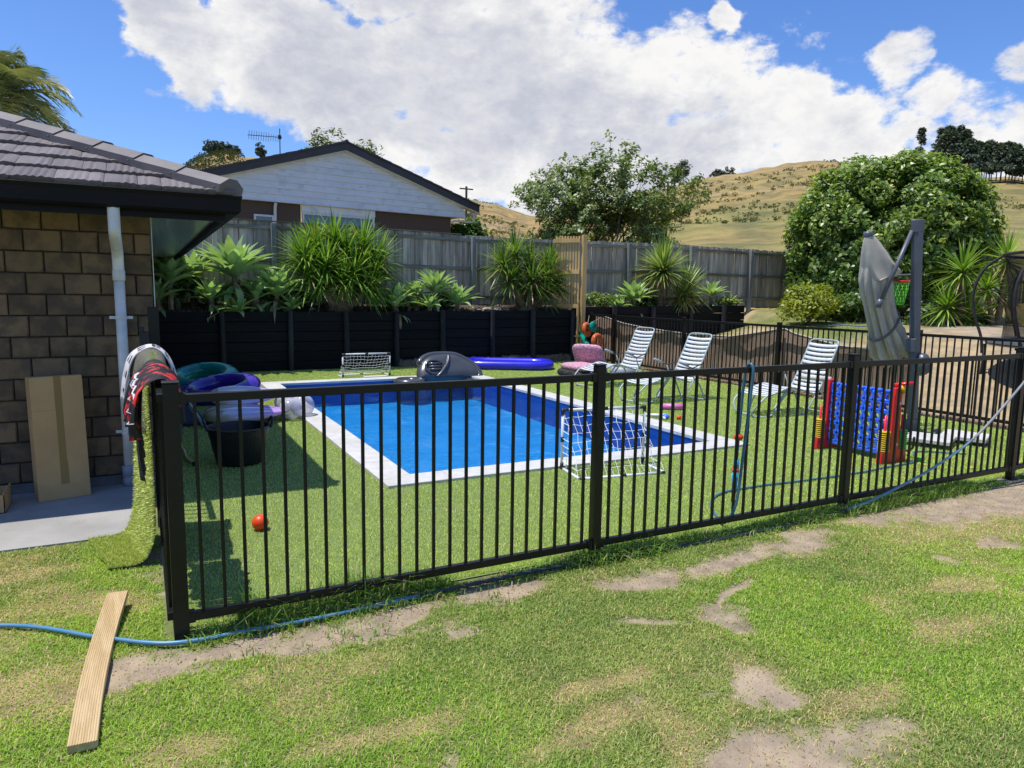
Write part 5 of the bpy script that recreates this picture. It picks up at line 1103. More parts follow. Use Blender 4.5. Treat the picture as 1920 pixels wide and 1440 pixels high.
# goals
def goal(label, c, a, Wd, Ht, Dp, sag=.0, seed=1, sx=0.):
    t = thing('mini_goal', label, 'goal', (c[0], c[1], 0)); R = rotz(a); r = .0145
    Q = lambda x, y, z: tuple(np.array([c[0], c[1], .016])+R@np.array((x+sx*z, y, z)))
    h = Wd/2
    for nm_, A, B in (('upright', (-h, 0, .03), (-h, 0, Ht-.02)), ('upright', (h, 0, .03), (h, 0, Ht-.02)), ('crossbar', (-h+.02, 0, Ht), (h-.02, 0, Ht)), ('base_bar', (-h, .02, 0), (-h, Dp-.02, 0)), ('base_bar', (h, .02, 0), (h, Dp-.02, 0)), ('base_bar', (-h+.02, Dp, 0), (h-.02, Dp, 0))):
        MB().tube([Q(*A), Q(*B)], r, 10).build(nm_, m_goal, t, smooth=True)
    jb = []
    for s_ in (-1, 1):
        for A, B in (((s_*h, 0, Ht-.05), (s_*h, 0, Ht+.016)), ((s_*h, 0, Ht), (s_*(h-.055), 0, Ht)), ((s_*h, 0, -.015), (s_*h, 0, .05)), ((s_*h, 0, 0), (s_*h, .05, 0)), ((s_*h, Dp+.0, 0), (s_*(h-.05), Dp, 0)), ((s_*h, 0, Ht*.5-.025), (s_*h, 0, Ht*.5+.025))): jb.append((A, B))
    jb += [((-.03, 0, Ht), (.03, 0, Ht)), ((-.03, Dp, 0), (.03, Dp, 0))]
    for A, B in jb: MB().tube([Q(*A), Q(*B)], .0175, 10).build('joint', m_blkplastic, t, smooth=True)
    rn = random.Random(seed); nx, nz = 13, 8; G = np.zeros((nx+1, nz+1, 3))
    ph = [rn.uniform(-.006, .006) for _ in range(400)]
    for i in range(nx+1):
        for j in range(nz+1):
            u = i/nx; v = j/nz; x = -h+Wd*u; yb = Dp*(v**1.25)*(1-.0*sag); zb = Ht*(1-v)
            belly = sag*math.sin(math.pi*v)*(math.sin(math.pi*u)**.5)
            e = ph[(i*11+j*7) % 400]*2*(0 < j < nz); e2 = ph[(i*5+j*13) % 400]*2
            G[i, j] = Q(x*(1-.06*math.sin(math.pi*v))+e2, yb-belly*.5, max(.012, zb-belly*.35+e))
    mb = MB()
    for i in range(nx+1): mb.tube(G[i], .0026, 4, caps=False)
    for j in range(nz+1): mb.tube(G[:, j], .0026, 4, caps=False)
    for s_ in (0, nx):  # side netting triangles
        for j in range(1, nz): p = G[s_, j]; q = np.array(Q((-h if s_ == 0 else h), 0, G[s_, j][2])); mb.tube([q, p], .0034, 4, caps=False)
        for k in range(1, 4): mb.tube([np.array(Q((-h if s_ == 0 else h), Dp*k/4, .01)), G[s_, max(1, int(nz*(k/4)**.8))]], .0034, 4, caps=False)
    mb.build('net', m_net, t); return t
goal('small white football goal beyond the pool in front of the black wall', (3.815, 13.38), rad(0), .93, .44, .38, .06, 3)
goal('small white football goal standing at the near pool edge', (3.91, 5.52), rad(180-9), .87, .56, .42, -.05, 8, sx=0.)
# pool slab, donut, lounge, airbed
MB().box((3.72, 13.15, .01), (4.18, 13.32, .032), bev=.004).build('drain_slab', m_cope, label='small white slab on the turf in front of the far goal', cat='slab')
dn = thing('small_float', 'small black inflatable ring floating at the far pool edge', 'float', (4.35, 12.5, -.08))
ring(MB(), (4.38, 12.50, -.02), .20, .10, rz=.8).build('ring_tube', m_grey_inf, dn, smooth=True)
ball(MB(), (4.38, 12.5, -.03), .14, sz=.35).build('centre', m_grey_inf, dn, smooth=True)
il = thing('inflatable_lounge', 'dark grey inflatable pool lounge with a ribbed headrest overhanging the far pool edge', 'float', (5.2, 12.6, -.05))
out_pts = curve([(-.64, -.02), (-.62, .16), (-.50, .38), (-.32, .50), (-.05, .53), (.25, .50), (.45, .38), (.60, .24), (.66, .08), (.60, -.05), (.2, -.08), (-.35, -.08), (-.64, -.02)], 6)
Rl = rotx(rad(-38)); lc = np.array([5.22, 12.62, .0])
def lounge_body(off, sc, dep, name, mt_=m_grey_inf, pts=out_pts, c=(0, .2), pw=.5):
    n = len(pts)-1; m_ = 14; G = np.zeros((m_*2+1, n, 3))
    for k in range(m_*2+1):
        a = -math.pi/2+math.pi*k/(m_*2); rr_ = math.cos(a)**pw if abs(math.cos(a)) > 1e-6 else 0; d_ = math.sin(a)*dep
        for i in range(n):
            x = c[0]+(pts[i][0]-c[0])*rr_*sc; z = c[1]+(pts[i][1]-c[1])*rr_*sc; G[k, i] = lc+Rl@np.array((x+off[0], d_+off[1], z+off[2]))
    return MB().grid(G, closed_v=True).build(name, mt_, il, smooth=True)
lounge_body((0, 0, 0), 1., .17, 'body')
lp = [lc+Rl@np.array((x, -.02, z)) for x, z in out_pts[10:60]]
MB().tube(lp, [.04]+[.075]*(len(lp)-2)+[.04], 14).build('rim_tube', m_grey_inf, il, smooth=True)
MB().tube([lc+Rl@np.array((-.29+.19*math.cos(a), -.165-.015*math.sin(a), .17+.145*math.sin(a))) for a in np.linspace(0, 2*math.pi, 25)[:-1]], .026, 8, closed=True).build('headrest_ring', m_grey_inf, il, smooth=True)
for k in range(3): MB().tube([lc+Rl@np.array((-.42, -.175, .11+k*.062)), lc+Rl@np.array((-.16, -.18, .11+k*.066))], .026, 8).build('headrest_rib', m_grey_inf, il, smooth=True)
MB().tube(curve([lc+Rl@np.array(p) for p in ((.05, -.17, .43), (-.02, -.19, .24), (-.2, -.19, .03), (-.3, -.16, -.05))], 6), .03, 10).build('seam_fold', m_grey_inf, il, smooth=True)
ab = thing('inflatable_raft', 'royal blue inflatable raft lying on the turf by the black wall', 'float', (7.1, 13.9, 0))
aR = rotz(rad(-30)); ac = np.array([7.15, 13.85, .10])
oc = [(-.92, -.22), (-.74, -.42), (.74, -.42), (.92, -.22), (.92, .22), (.74, .42), (-.74, .42), (-.92, .22)]
pth = []
for i in range(8):
    a_, b_, = np.array(oc[i]), np.array(oc[(i+1) % 8])
    for t_ in (.15, .5, .85): q = a_*(1-t_)+b_*t_; pth.append(ac+aR@np.array((q[0], q[1], 0)))
MB().tube(pth, .105, 14, closed=True).build('rim_tube', m_blue_inf, ab, smooth=True)
for k in range(6): MB().tube([ac+aR@np.array((-.80, -.29+k*.116, -.045)), ac+aR@np.array((.80, -.29+k*.116, -.045))], .055, 8).build('floor_tube', m_blue_inf, ab, smooth=True)

# cushions beyond the pool
def pillow(c, dx, dy, dz, R3, name, mt_, parent, seed=1):
    n = 20; G = np.zeros((n, 24, 3)); rn = random.Random(seed)
    for i in range(n):
        a = -math.pi/2+math.pi*i/(n-1)
        for j in range(24):
            b = 2*math.pi*j/24; e = .38; ca, sa = math.cos(a), math.sin(a); f = lambda v, p: math.copysign(abs(v)**p, v)
            G[i, j] = np.array(c)+R3@np.array((dx*f(ca, .6)*f(math.cos(b), e), dy*f(ca, .6)*f(math.sin(b), e), dz*f(sa, .8)*(1-.10*math.sin(b*5+seed)**2)))
    return MB().grid(G, closed_v=True).build(name, mt_, parent, smooth=True)
bb_ = thing('floor_lounger', 'low black floral lounger with pink patterned cushions beyond the pool', 'lounger', (7.9, 11.9, 0))
pillow((7.75, 11.75, .11), .42, .40, .115, rotz(.1), 'base_cushion', m_dkcushion, bb_, 1)
pillow((7.68, 11.70, .235), .30, .36, .085, rotz(.1), 'seat_cushion', m_pink, bb_, 2)
pillow((8.05, 11.95, .36), .34, .36, .085, rotz(.45)@roty(rad(62)), 'back_cushion', m_pink, bb_, 3)
gb = thing('rolled_mat', 'grey rolled cushion behind the farthest striped lounger', 'cushion', (8.4, 11.0, 0)); MB().tube([(8.15, 11.35, .14), (8.6, 11.1, .14)], .13, 18).build('roll', m_armpad, gb, smooth=True)

# sun loungers
def lounger(label, x, y, a, xt=0):
    t = thing('sun_lounger', label, 'sun lounger', (x, y, 0), 'striped folding sun loungers'); R = rotz(a); Q = lambda p: tuple(np.array((x, y, .012))+R@np.array(p, float))
    w = .255; prof = curve([(.02, 0, .29), (.22, 0, .335), (.46, 0, .40), (.70, 0, .355), (.92, 0, .30), (1.02, 0, .36), (1.10, 0, .50), (1.24, 0, .78), (1.33, 0, .98)], 8)
    for s_ in (-1, 1): MB().tube([Q((p[0], s_*w, p[2])) for p in prof], .0125, 8).build('side_rail', m_tubeframe, t, smooth=True)
    MB().tube([Q(q) for q in curve([(1.33, -w, .98), (1.36, -w*.85, 1.035), (1.365, 0, 1.045), (1.36, w*.85, 1.035), (1.33, w, .98)], 5)], .0125, 8).build('head_bow', m_tubeframe, t, smooth=True)
    MB().tube([Q(q) for q in curve([(.46, -w, .385), (.28, -w, .19), (.20, -w*.9, .04), (.12, -w*.7, .0), (-.06, -w*.6, .0), (-.12, -w*.6, .05), (-.10, -w*.9, .17), (.02, -w, .29)], 5)], .0125, 8).build('front_leg', m_tubeframe, t, smooth=True)
    MB().tube([Q(q) for q in curve([(.46, w, .385), (.28, w, .19), (.20, w*.9, .04), (.12, w*.7, .0), (-.06, w*.6, .0), (-.12, w*.6, .05), (-.10, w*.9, .17), (.02, w, .29)], 5)], .0125, 8).build('front_leg', m_tubeframe, t, smooth=True)
    MB().tube([Q((-.11, -w*.6, .03)), Q((-.11, w*.6, .03))], .0125, 8).build('foot_bar', m_tubeframe, t, smooth=True)
    MB().tube([Q(q) for q in curve([(1.0, -w-.02, .34), (.88, -w-.02, .2), (.74, -w-.02, .02), (.72, -w*.9, 0), (.72, 0, 0), (.72, w*.9, 0), (.74, w+.02, .02), (.88, w+.02, .2), (1.0, w+.02, .34)], 5)], .0125, 8).build('mid_leg', m_tubeframe, t, smooth=True)
    MB().tube([Q(q) for q in curve([(.98, -w-.02, .36), (1.10, -w-.02, .25), (1.22, -w-.02, .02), (1.24, -w*.9, 0), (1.24, 0, 0), (1.24, w*.9, 0), (1.22, w+.02, .02), (1.10, w+.02, .25), (.98, w+.02, .36)], 5)], .0125, 8).build('rear_leg', m_tubeframe, t, smooth=True)
    for s_ in (-1, 1):
        MB().tube([Q((1.14, s_*(w+.02), .58)), Q((.92, s_*(w+.035), .52)), Q((.68, s_*(w+.04), .60))], .010, 8).build('arm', m_under, t, smooth=True)
        MB().tube([Q((.82, s_*(w+.04), .565)), Q((.64, s_*(w+.04), .625))], .021, 10).build('arm_pad', m_armpad, t, smooth=True)
        MB().tube([Q((.98, s_*(w+.02), .34)), Q((.90, s_*(w+.03), .52))], .010, 8).build('arm_stay', m_tubeframe, t, smooth=True)
        MB().tube([Q((.70, s_*w*.98, .0)), Q((.735, s_*w*.98, .02))], .018, 8).build('foot_cap', m_armpad, t, smooth=True)
    # straps by arc length
    seg = np.linalg.norm(np.diff(prof, axis=0), axis=1); cum = np.concatenate([[0], np.cumsum(seg)]); tot = cum[-1]; sp = .070; k = 0; s0 = .015
    while s0+.05 < tot+.05:
        G = np.zeros((3, 7, 3))
        for i, s_ in enumerate((s0, s0+.024, s0+.048)):
            q = np.array([np.interp(min(s_, tot+.05), cum, prof[:, 0]), 0, np.interp(min(s_, tot+.05), cum, prof[:, 2])])
            if s_ > tot: q = prof[-1]+nm(prof[-1]-prof[-2])*(s_-tot)
            for j in range(7): v = -1+j/3; G[i, j] = q+np.array([0, v*(w+.012), .012-.016*(1-v*v)])
        G = G.reshape(-1, 3)@R.T+np.array((x, y, .012)); G = G.reshape(3, 7, 3)
        solid(MB().grid(G).build('strap', m_strap, t, smooth=True), .004, 0); s0 += sp; k += 1
    return t
lounger('striped sun lounger nearest the front, beside the connect game', 7.52, 7.10, rad(-3))
lounger('striped sun lounger in the middle, behind the pink plastic toy', 6.72, 8.72, rad(2))
lounger('farthest striped sun lounger, next to the pink cushions', 7.05, 10.55, rad(3))

# toys hanging on the far fence corner
ft = thing('float_bundle', 'bundle of orange and teal swim rings hanging in the far fence corner', 'floats', (9.7, 14.3, .3))
ring(MB(), (9.66, 14.50, .80), .135, .055, rotz(.5)@rotx(rad(80)), 24, 12).build('orange_ring', m_orangev, ft, smooth=True)
ring(MB(), (9.62, 13.98, .55), .14, .06, rotz(.3)@rotx(rad(84)), 24, 12).build('orange_ring', m_orangev, ft, smooth=True)
ring(MB(), (9.68, 14.25, .88), .09, .05, rotz(.5)@rotx(rad(80)), 24, 12).build('teal_ring', m_teal, ft, smooth=True)
MB().tube([(9.62, 14.72, .72), (9.60, 14.45, .50), (9.58, 14.05, .26)], [.045, .06, .05], 12).build('teal_tube', m_teal, ft, smooth=True)
ball(MB(), (9.64, 14.45, .36), .085).build('yellow_float', m_yellow, ft, smooth=True)
MB().tube(curve([(9.80, 14.62, 1.16), (9.72, 14.55, .98), (9.66, 14.5, .93), (9.7, 14.3, 1.0), (9.8, 14.1, 1.12)], 4), .006, 5).build('hanging_cord', m_rope, ft)

# small toys by the pool
o = MB().tube([(6.66, 7.98, .055), (6.93, 7.82, .055)], .045, 12); o.build('toy_tub', m_pinkp, smooth=True, label='pink plastic toy lying on the turf below the middle lounger', cat='toy')
wg = thing('water_gun', 'white blue and orange water pistol on the turf beside the pool edge', 'water pistol', (6.2, 7.35, 0))
MB().tube([(6.02, 7.55, .045), (6.22, 7.35, .05)], [.018, .032], 10).build('barrel', m_white, wg, smooth=True); ball(MB(), (6.20, 7.33, .045), .05, sz=.6).build('tank', m_blue, wg, smooth=True); ball(MB(), (6.33, 7.22, .04), .034).build('nozzle', m_orange, wg, smooth=True); MB().tube([(6.18, 7.36, .04), (6.12, 7.25, .03)], .018, 8).build('grip', m_white, wg, smooth=True)

# ------------------------------------------------------------------ four-in-a-row game
cg = thing('four_in_a_row_game', 'giant red and blue four-in-a-row game standing on the turf', 'game', (6.7, 4.8, 0))
by0, by1, bz0, bz1, bxx = 4.46, 5.16, .10, .73, 6.705
cw, ch = (by1-by0)/7, (bz1-bz0)/6
def holed(x, nrm, name):
    mb = MB(); rr_ = min(cw, ch)*.30; ns = 16
    for i in range(7):
        for j in range(6):
            yc, zc = by0+cw*(i+.5), bz0+ch*(j+.5); V = []; F = []
            sq = []
            for k in range(ns):
                a = 2*math.pi*(k+.5)/ns; c, s = math.cos(a), math.sin(a); q = 1/max(abs(c), abs(s)); sq.append((yc+c*q*cw/2*.97, zc+s*q*ch/2*.985))
            for (y, z) in sq: V.append((x, y, z))
            for k in range(ns): a = 2*math.pi*(k+.5)/ns; V.append((x+nrm*.006, yc+rr_*1.22*math.cos(a), zc+rr_*1.22*math.sin(a)))
            for k in range(ns): a = 2*math.pi*(k+.5)/ns; V.append((x-nrm*.016, yc+rr_*math.cos(a), zc+rr_*math.sin(a)))
            for k in range(ns): k2 = (k+1) % ns; F += [(k, k2, ns+k2, ns+k), (ns+k, ns+k2, 2*ns+k2, 2*ns+k)]
            mb.add(V, F)
    return mb.build(name, m_blue, cg, smooth=True)
holed(bxx-.028, -1, 'front_grid'); holed(bxx+.028, 1, 'back_grid')
for i in range(8): y = by0+cw*i; MB().tube([(bxx, y, bz0+.02), (bxx, y, bz1)], .018, 8).build('divider', m_blue, cg, smooth=True)
for i in range(7): MB().box((bxx-.04, by0+cw*i+.012, bz1-.004), (bxx-.02, by0+cw*(i+1)-.012, bz1+.018), bev=.006).build('slot_lip', m_blue, cg); MB().box((bxx+.02, by0+cw*i+.012, bz1-.004), (bxx+.04, by0+cw*(i+1)-.012, bz1+.018), bev=.006).build('slot_lip', m_blue, cg)
MB().box((bxx-.03, by0, bz0-.03), (bxx+.03, by1, bz0+.004), bev=.008).build('bottom_bar', m_blue, cg)
for s_, y in ((-1, by0), (1, by1)):
    y0, y1 = (y-.062, y-.004) if s_ < 0 else (y+.004, y+.062)
    P2 = [(bxx-.05, .78), (bxx+.05, .78), (bxx+.06, .70), (bxx+.07, .16), (bxx+.19, .13), (bxx+.20, .01), (bxx-.20, .01), (bxx-.19, .13), (bxx-.07, .16), (bxx-.06, .70)]
    n_ = len(P2); mb = MB(); mb.add([(a, y0, b) for a, b in P2]+[(a, y1, b) for a, b in P2], [tuple(range(n_)), tuple(range(n_, 2*n_))[::-1]]+[(i, i+n_, (i+1) % n_+n_, (i+1) % n_) for i in range(n_)]); o = mb.build('end_panel', m_red, cg); bvm = o.modifiers.new('b', 'BEVEL'); bvm.width = .008; bvm.segments = 2
    for fx, mt_ in ((bxx-.135, m_yellow), (bxx+.135, m_green if s_ < 0 else m_yellow)):
        yc = (y0+y1)/2
        MB().tube([(fx, yc, .12), (fx, yc, .50)], [.014, .012], 10).build('ring_rod', m_red, cg, smooth=True)
        for k in range(10): MB().lathe([(.016, 0), (.054, .002), (.058, .009), (.054, .016), (.016, .018)], (fx, yc, .135+k*.0215), 16).build('disc', mt_, cg, smooth=False)
    for z in (.20, .62): MB().lathe([(.0, .01), (.014, .008), (.018, 0)], (bxx+.02, y0 if s_ < 0 else y1, z), 10, R=rotx(rad(90 if s_ < 0 else -90))).build('peg', m_white, cg)
for i, j in ((1, 0), (2, 0), (4, 5), (5, 3), (5, 4), (4, 4)):
    MB().lathe([(.0, -.008), (.04, -.008), (.04, .008), (0, .008)], (bxx, by0+cw*(i+.5), bz0+ch*(j+.5)), 16, R=roty(rad(90))).build('game_disc', m_yellow if j > 1 else m_white, cg)
wp = thing('toy_pistol', 'small orange and yellow toy pistol resting on top of the game panel', 'toy', (6.72, 4.42, .78)); MB().tube([(6.72, 4.46, .80), (6.80, 4.32, .835)], [.022, .016], 8).build('barrel', m_red, wp, smooth=True); MB().tube([(6.74, 4.41, .80), (6.77, 4.38, .73)], .02, 8).build('grip', m_yellow, wp, smooth=True); ball(MB(), (6.745, 4.42, .81), .028).build('body', m_orange, wp, smooth=True)
fl = thing('pool_noodle', 'short cream foam roll resting across the left end of the game panel', 'foam roll', (6.7, 5.3, .78)); MB().tube([(6.70, 5.20, .772), (6.62, 5.55, .775)], .032, 14).build('roll', mat('cream foam', (.62, .60, .52), (.55, .53, .46), 8, .9), fl, smooth=True)
lt = MB().tube([(7.0, 4.32, .03), (7.12, 4.36, .03)], .028, 10); lt.build('toy_dart', m_green, smooth=True, label='bright green plastic toy on the turf beside the game foot', cat='toy')

# ------------------------------------------------------------------ cantilever parasol
um = thing('parasol', 'folded taupe cantilever parasol tied to its dark grey post', 'parasol', (8.42, 5.3, 0))
pb_, pt_ = np.array([8.43, 5.32, .05]), np.array([8.15, 5.30, 2.58]); pd = nm(pt_-pb_); px_ = nm(np.cross([0, 1, 0], pd)); Rp = np.array([px_, np.cross(pd, px_), pd]).T
def pbox(mb, a, b, bev=.006): m2 = MB().box(a, b, bev=bev); mb.add([pb_+Rp@np.array(v) for v in m2.v], m2.f); return mb
pbox(MB(), (-.043, -.043, 0), (.043, .043, 2.50)).build('post', m_umb, um); pbox(MB(), (-.052, -.050, 2.42), (.052, .050, 2.565)).build('post_cap', m_umb, um)
pbox(MB(), (-.060, -.06, -.03), (.06, .06, .14)).build('post_socket', m_umb, um)
pbox(MB(), (-.09, -.055, 1.0), (-.044, .055, 1.16)).build('crank_box', m_umb, um)
MB().tube([(8.12, 5.34, 2.47), (7.80, 5.45, 1.62)], .024, 10).build('arm', m_umb, um, smooth=True)
MB().tube([(7.80, 5.45, 1.66), (7.785, 5.46, 1.56)], .032, 10).build('arm_joint', m_umb, um, smooth=True)
MB().tube([(7.70, 5.60, 2.40), (8.42, 5.60, .93)], .018, 10).build('pole', m_white, um, smooth=True)
ct, cbm = np.array([7.69, 5.60, 2.42]), np.array([8.40, 5.60, .93]); cd = nm(cbm-ct); cL = np.linalg.norm(cbm-ct); cs = nm(np.cross(cd, [0, 1, 0])); cs = cs if cs[0] > 0 else -cs
def folds(s0, s1, radf, nf, name, amp, seed, n=30, m_=96, shift=lambda s: 0.):
    G = np.zeros((n, m_, 3)); rn = random.Random(seed); phs = rn.uniform(0, 6)
    for i in range(n):
        t = i/(n-1); s = s0+(s1-s0)*t; r = radf(t)
        for j in range(m_):
            a = 2*math.pi*j/m_; f = 1+amp*t**.5*(.9*(1-2*abs(math.sin(nf*.5*a+phs+.9*math.sin(t*3)))**.7)+.3*math.sin(nf*1.9*a+t*2)); q = r*f
            e = .03*math.sin(3*a+phs)*(t > .97)
            G[i, j] = ct+cd*(s*cL+e)+cs*(q*math.cos(a)*1.05+shift(t))+np.array([0, 1, 0])*q*math.sin(a)*.8
    return solid(MB().grid(G, closed_v=True).build(name, m_canvas, um, smooth=True), .004)
folds(.0, .33, lambda t: .035+.21*t**.75, 5, 'vent_tier', .12, 2, shift=lambda t: .04*t)
folds(.16, 1.0, lambda t: .10+.11*math.sin(min(1, t*1.7)*math.pi*.5)+.03*math.sin(t*9)-.03*t, 9, 'canopy', .36, 5, n=44, m_=120, shift=lambda t: -.08*math.sin(t*math.pi))
MB().lathe([(.0, .03), (.045, .025), (.055, 0), (.05, -.03)], ct+[0, 0, .01], 16).build('finial', m_umb, um, smooth=True)
st2 = [ct+cd*(.70*cL)+cs*(.20*math.cos(a)-.08+.03*math.sin(a))+np.array([0, 1, 0])*.17*math.sin(a)+np.array([0, 0, .10*math.cos(a)]) for a in np.linspace(0, 2*math.pi, 40)[:-1]]
MB().tube(st2, .016, 6, closed=True, flat=.35).build('tie_strap', mat('grey strap', (.12, .115, .105), rough=.9), um, smooth=True)
for a in (0, 90): 
    R = rotz(rad(a+22)); mb = MB().box((-.62, -.025, .012), (.62, .025, .055), bev=.004); mb.v = [tuple(np.array((8.30, 5.02, 0))+R@np.array(v)) for v in mb.v]; mb.build('base_leg', m_umb, um)
for k, (x, y, a) in enumerate(((7.95, 4.80, 22), (8.50, 4.72, 22))):
    R = rotz(rad(a)); mb = MB().box((-.23, -.23, .058 if k else .06), (.23, .23, .105), bev=.006); mb.v = [tuple(np.array((x, y, 0))+R@np.array(v)) for v in mb.v]; mb.build('base_slab', m_cope, um)
# black and grey bundle tied low on post: bag
mb = MB(); G = np.zeros((12, 16, 3))
for i in range(12):
    a = math.pi*i/11
    for j in range(16): b = 2*math.pi*j/16; q = 1+.18*math.sin(j*2.1+i*1.7); G[i, j] = (8.38+.10*math.sin(a)*math.cos(b)*q, 5.24+.10*math.sin(a)*math.sin(b)*q, .88-.14*math.cos(a))
mb.grid(G, closed_v=True).build('plastic_bag', mat('crumpled grey plastic', (.07, .075, .09), (.13, .14, .16), 12, .3, .6, 20), smooth=True, label='crumpled grey plastic bag tied low on the parasol post', cat='bag')
hp = thing('toy_hoop', 'toy basketball hoop with red rim and green net hanging beside the parasol post', 'hoop', (8.65, 5.7, 1.6))
hc = np.array([8.64, 5.78, 1.89]); mb = MB().tube([hc+[.11*math.cos(a), .11*math.sin(a), 0] for a in np.linspace(0, 2*math.pi, 25)[:-1]], .012, 8, closed=True); mb.build('rim', m_red, hp, smooth=True)
for s_ in (0, 1):
    mb = MB()
    for k in range(11):
        a0 = 2*math.pi*k/11; mb.tube([hc+[(.11-.055*t_)*math.cos(a0+(1.1 if s_ else -1.1)*t_), (.11-.055*t_)*math.sin(a0+(1.1 if s_ else -1.1)*t_), -.30*t_] for t_ in np.linspace(0, 1, 7)], .0055, 5)
    mb.build('net', m_green, hp)
MB().box((8.30, 5.72, 1.95), (8.56, 5.90, 1.975), bev=.006).build('bracket', m_umb, hp); MB().tube([(8.30, 5.81, 2.0), (8.30, 5.81, 2.06), (8.55, 5.81, 2.05)], .02, 8).build('hook', m_umb, hp); MB().tube([(8.58, 5.80, 2.0), (8.62, 5.80, 1.90)], .01, 8).build('stay', m_umb, hp)
MB().tube([(8.34, 5.35, 1.96), (8.34, 5.8, 1.96)], .012, 8).build('clamp', m_umb, hp)

# ------------------------------------------------------------------ trampoline
tr = thing('trampoline', 'round trampoline with bowed black padded net poles at the right edge', 'trampoline', (14.2, 5.65, .1))
m_foam = mat('black foam sleeve', (.014, .014, .016), (.03, .03, .032), 9, .8, .5, 40); m_tnet = film('black safety net', (.01, .01, .01), -.35, .8); m_pad = mat('grey spring pad', (.16, .18, .20), (.12, .135, .15), 4, .5)
cx, cy, R0, zt_ = 14.25, 5.70, 1.75, .97
MB().lathe([(R0+.06, zt_-.03), (R0+.06, zt_+.02), (R0-.24, zt_+.02), (R0-.24, zt_-.02)], (cx, cy, 0), 60).build('spring_pad', m_pad, tr); MB().lathe([(R0-.24, zt_), (.001, zt_)], (cx, cy, 0), 60).build('jumping_mat', m_blkplastic, tr)
MB().tube([(cx+R0*math.cos(a), cy+R0*math.sin(a), zt_-.05) for a in np.linspace(0, 2*math.pi, 61)[:-1]], .026, 10, closed=True).build('frame_ring', m_alu, tr, smooth=True)
nP_ = 8; tops = []
for k in range(nP_):
    a = 2*math.pi*k/nP_+rad(163)
    q = lambda dr, z, da=0: (cx+(R0+dr)*math.cos(a+da), cy+(R0+dr)*math.sin(a+da), z)
    MB().tube(curve([q(.06, zt_-.25), q(.10, zt_+.05), q(.24, 1.45), q(.27, 1.85), q(.14, 2.22), q(-.12, 2.46)], 6), .024, 10).build('net_pole', m_foam, tr, smooth=True); tops.append(q(-.12, 2.46))
    MB().tube([q(.03, zt_-.08), q(.05, .10)], .022, 8).build('leg', m_foam, tr, smooth=True)
    MB().tube([q(.05, .12), q(.05, .12, 2*math.pi/nP_ if k % 2 == 0 else -.2)], .022, 8).build('foot_bar', m_foam, tr, smooth=True)
MB().tube([(cx+(R0-.12)*math.cos(a), cy+(R0-.12)*math.sin(a), 2.46) for a in np.linspace(0, 2*math.pi, 61)[:-1]], .026, 8, closed=True).build('top_hoop', m_foam, tr, smooth=True)
MB().lathe([(R0-.20, zt_+.02), (R0-.24, 1.7), (R0-.13, 2.45)], (cx, cy, 0), 60).build('safety_net', m_tnet, tr, smooth=True)

# ------------------------------------------------------------------ hoses
def hose(pts, r, name, mt_, label, n=8, cat='hose', parent=None):
    mb = MB().tube(curve(pts, n), r, 10)
    if parent is None: return mb.build(name, mt_, smooth=True, label=label, cat=cat)
    return mb.build(name, mt_, parent, smooth=True)
gh = thing('garden_hose', 'long hose running along the foot of the front fence and rising at its right', 'hose', (3, 3.45, 0))
gp = [(-2.4, 4.45, .025), (-1.5, 4.25, .02), (-.69, 4.03, .022), (-.24, 3.66, .028), (.05, 3.475, .022), (.38, 3.455, .02), (.75, 3.44, .022), (1.33, 3.47, .02), (2.03, 3.49, .024), (2.8, 3.46, .02), (3.7, 3.44, .02), (4.5, 3.46, .03), (4.95, 3.46, .07), (5.35, 3.47, .14), (5.85, 3.47, .27), (6.4, 3.47, .48), (6.9, 3.47, .80), (7.3, 3.47, 1.10), (7.55, 3.50, 1.30), (7.75, 3.62, 1.25), (7.9, 3.7, .9)]
cv = curve(gp, 10)
MB().tube(cv[:70], .0105, 10).build('blue_hose', mat('bright blue hose', (.06, .22, .36), (.10, .24, .38), 6, .35), gh, smooth=True)
MB().tube(cv[69:116], .0105, 10).build('dark_hose', m_hosed, gh, smooth=True)
MB().tube(cv[115:150], .0105, 10).build('blue_hose', mat('pale blue hose', (.10, .25, .33), (.16, .28, .33), 6, .35), gh, smooth=True)
MB().tube(cv[149:], .0105, 10).build('grey_hose', mat('pale grey hose', (.20, .22, .23), (.30, .31, .31), 6, .35), gh, smooth=True)
h2 = thing('garden_hose', 'blue hose hooked over the front fence with an orange stop and blue nozzle', 'hose', (3.75, 3.6, 0))
hose([(3.690, 3.585, .50), (3.70, 3.585, .75), (3.715, 3.585, 1.02), (3.725, 3.575, 1.165), (3.73, 3.545, 1.203), (3.728, 3.515, 1.16), (3.715, 3.512, 1.0), (3.68, 3.513, .6), (3.65, 3.513, .3), (3.63, 3.53, .16), (3.64, 3.62, .05), (3.75, 3.80, .024), (3.95, 4.08, .022), (4.25, 4.28, .02), (4.7, 4.31, .02), (5.3, 4.27, .02), (5.95, 4.25, .02), (6.4, 4.28, .02), (6.95, 4.32, .02), (7.4, 4.6, .02), (7.8, 4.3, .02)], .0105, 'hose_line', m_hose, None, parent=h2)
MB().tube([(3.690, 3.585, .52), (3.688, 3.585, .44)], [.020, .022], 12).build('connector', m_hoseb, h2, smooth=True); MB().tube([(3.688, 3.585, .455), (3.688, 3.585, .43)], .024, 12).build('collar_ring', m_orange, h2, smooth=True)
MB().tube([(3.688, 3.585, .43), (3.684, 3.585, .30)], [.023, .018], 12).build('hose_gun', m_hoseb, h2, smooth=True); MB().tube([(3.684, 3.585, .30), (3.676, 3.585, .21)], [.017, .012], 12).build('nozzle', m_blkplastic, h2, smooth=True)
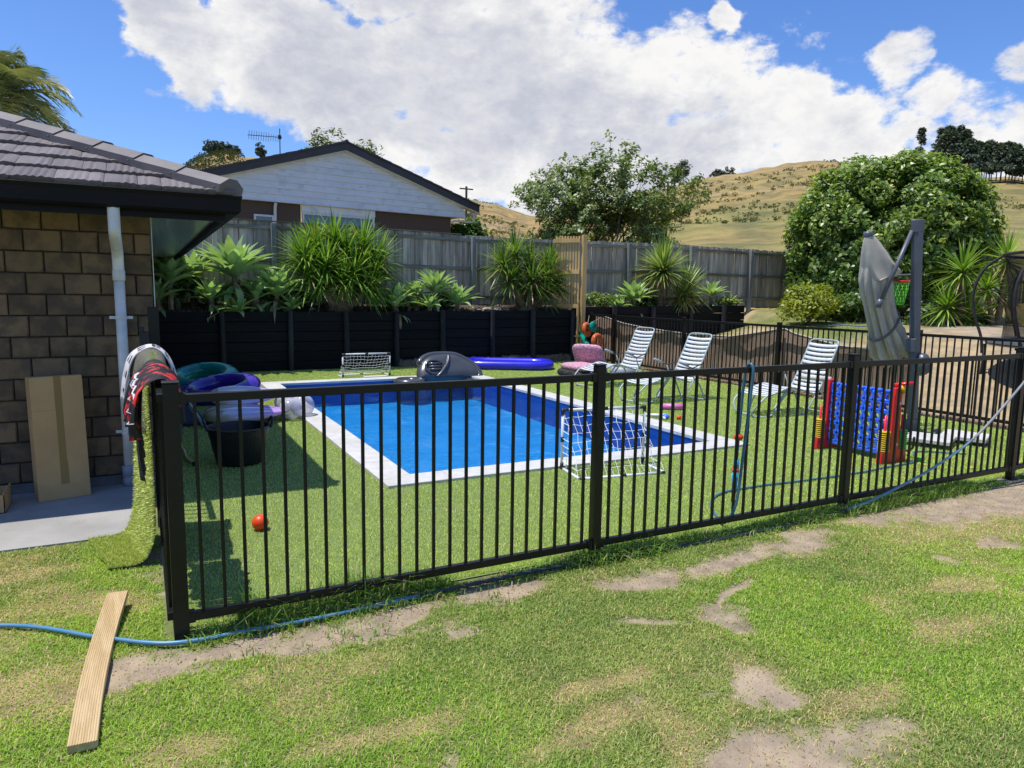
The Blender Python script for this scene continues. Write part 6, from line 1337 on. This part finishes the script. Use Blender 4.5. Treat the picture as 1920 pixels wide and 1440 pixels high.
MB().lathe([(0, -.022), (.022, -.018), (.030, 0), (.022, .018), (0, .022)], (3.698, 3.585, .68), 14, sx=1.3).build('stop', m_orange, h2, smooth=True)
hose([(7.55, 5.05, .03), (7.2, 4.62, .05), (7.08, 4.45, .12), (7.02, 4.40, .25)], .012, 'loose_hose', m_hosed, 'dark hose end standing up behind the game foot')

# timber plank on the lawn
tp_ = thing('deck_plank', 'bowed ribbed pale deck plank lying on the lawn in front of the corner post', 'plank', (-.2, 3.4, 0))
A, B = np.array([-.185, 4.07, .055]), np.array([-.265, 2.78, .012]); d = nm(B-A); s = nm(np.cross(d, [0, 0, 1])); nL = 24; nRib = 11; G = []
V = []; F = []
for i in range(nL+1):
    t = i/nL; c = A+(B-A)*t+np.array([0, 0, .030*math.sin(math.pi*t)*-1.0+.012])+s*.026*math.sin(math.pi*t); rowv = []
    for k in range(nRib*4+1):
        u = -1+2*k/(nRib*4); dz = .0 if (k % 4) in (0, 3) else .0022
        rowv.append(c+s*u*.0475+np.array([0, 0, .014+dz]))
    rowv += [c+s*.0475+np.array([0, 0, -.014]), c-s*.0475+np.array([0, 0, -.014])]; G.append(rowv)
G = np.array(G); mb = MB().grid(G, closed_v=True); nn2 = G.shape[1]; mb.f += [tuple(range(nn2)), tuple(nL*nn2+k for k in range(nn2))[::-1]]
mb.build('board', m_plank, tp_)

# fallen leaves
lm = MB().add([(-.03, 0, .004), (0, -.018, .010), (.034, 0, .004), (0, .018, .012)], [(0, 1, 2), (0, 2, 3)]).mesh('fallen_leaf', m_fallen)
for k in range(46):
    x, y = (random.uniform(6.2, 9.6), random.uniform(3.75, 5.6)) if k < 30 else (random.uniform(3.5, 9.6), random.uniform(3.8, 11))
    if PX0 < x < PX1 and PY0 < y < PY1: continue
    o = piece('fallen_leaf', lm, None, (x, y, .022), (random.uniform(-.3, .3), random.uniform(-.3, .3), random.uniform(0, 6)), [random.uniform(.5, 1.0)]*3)
    setp(o, 'dry yellow fallen leaf lying on the artificial turf', 'leaf', 'fallen leaves on the turf')
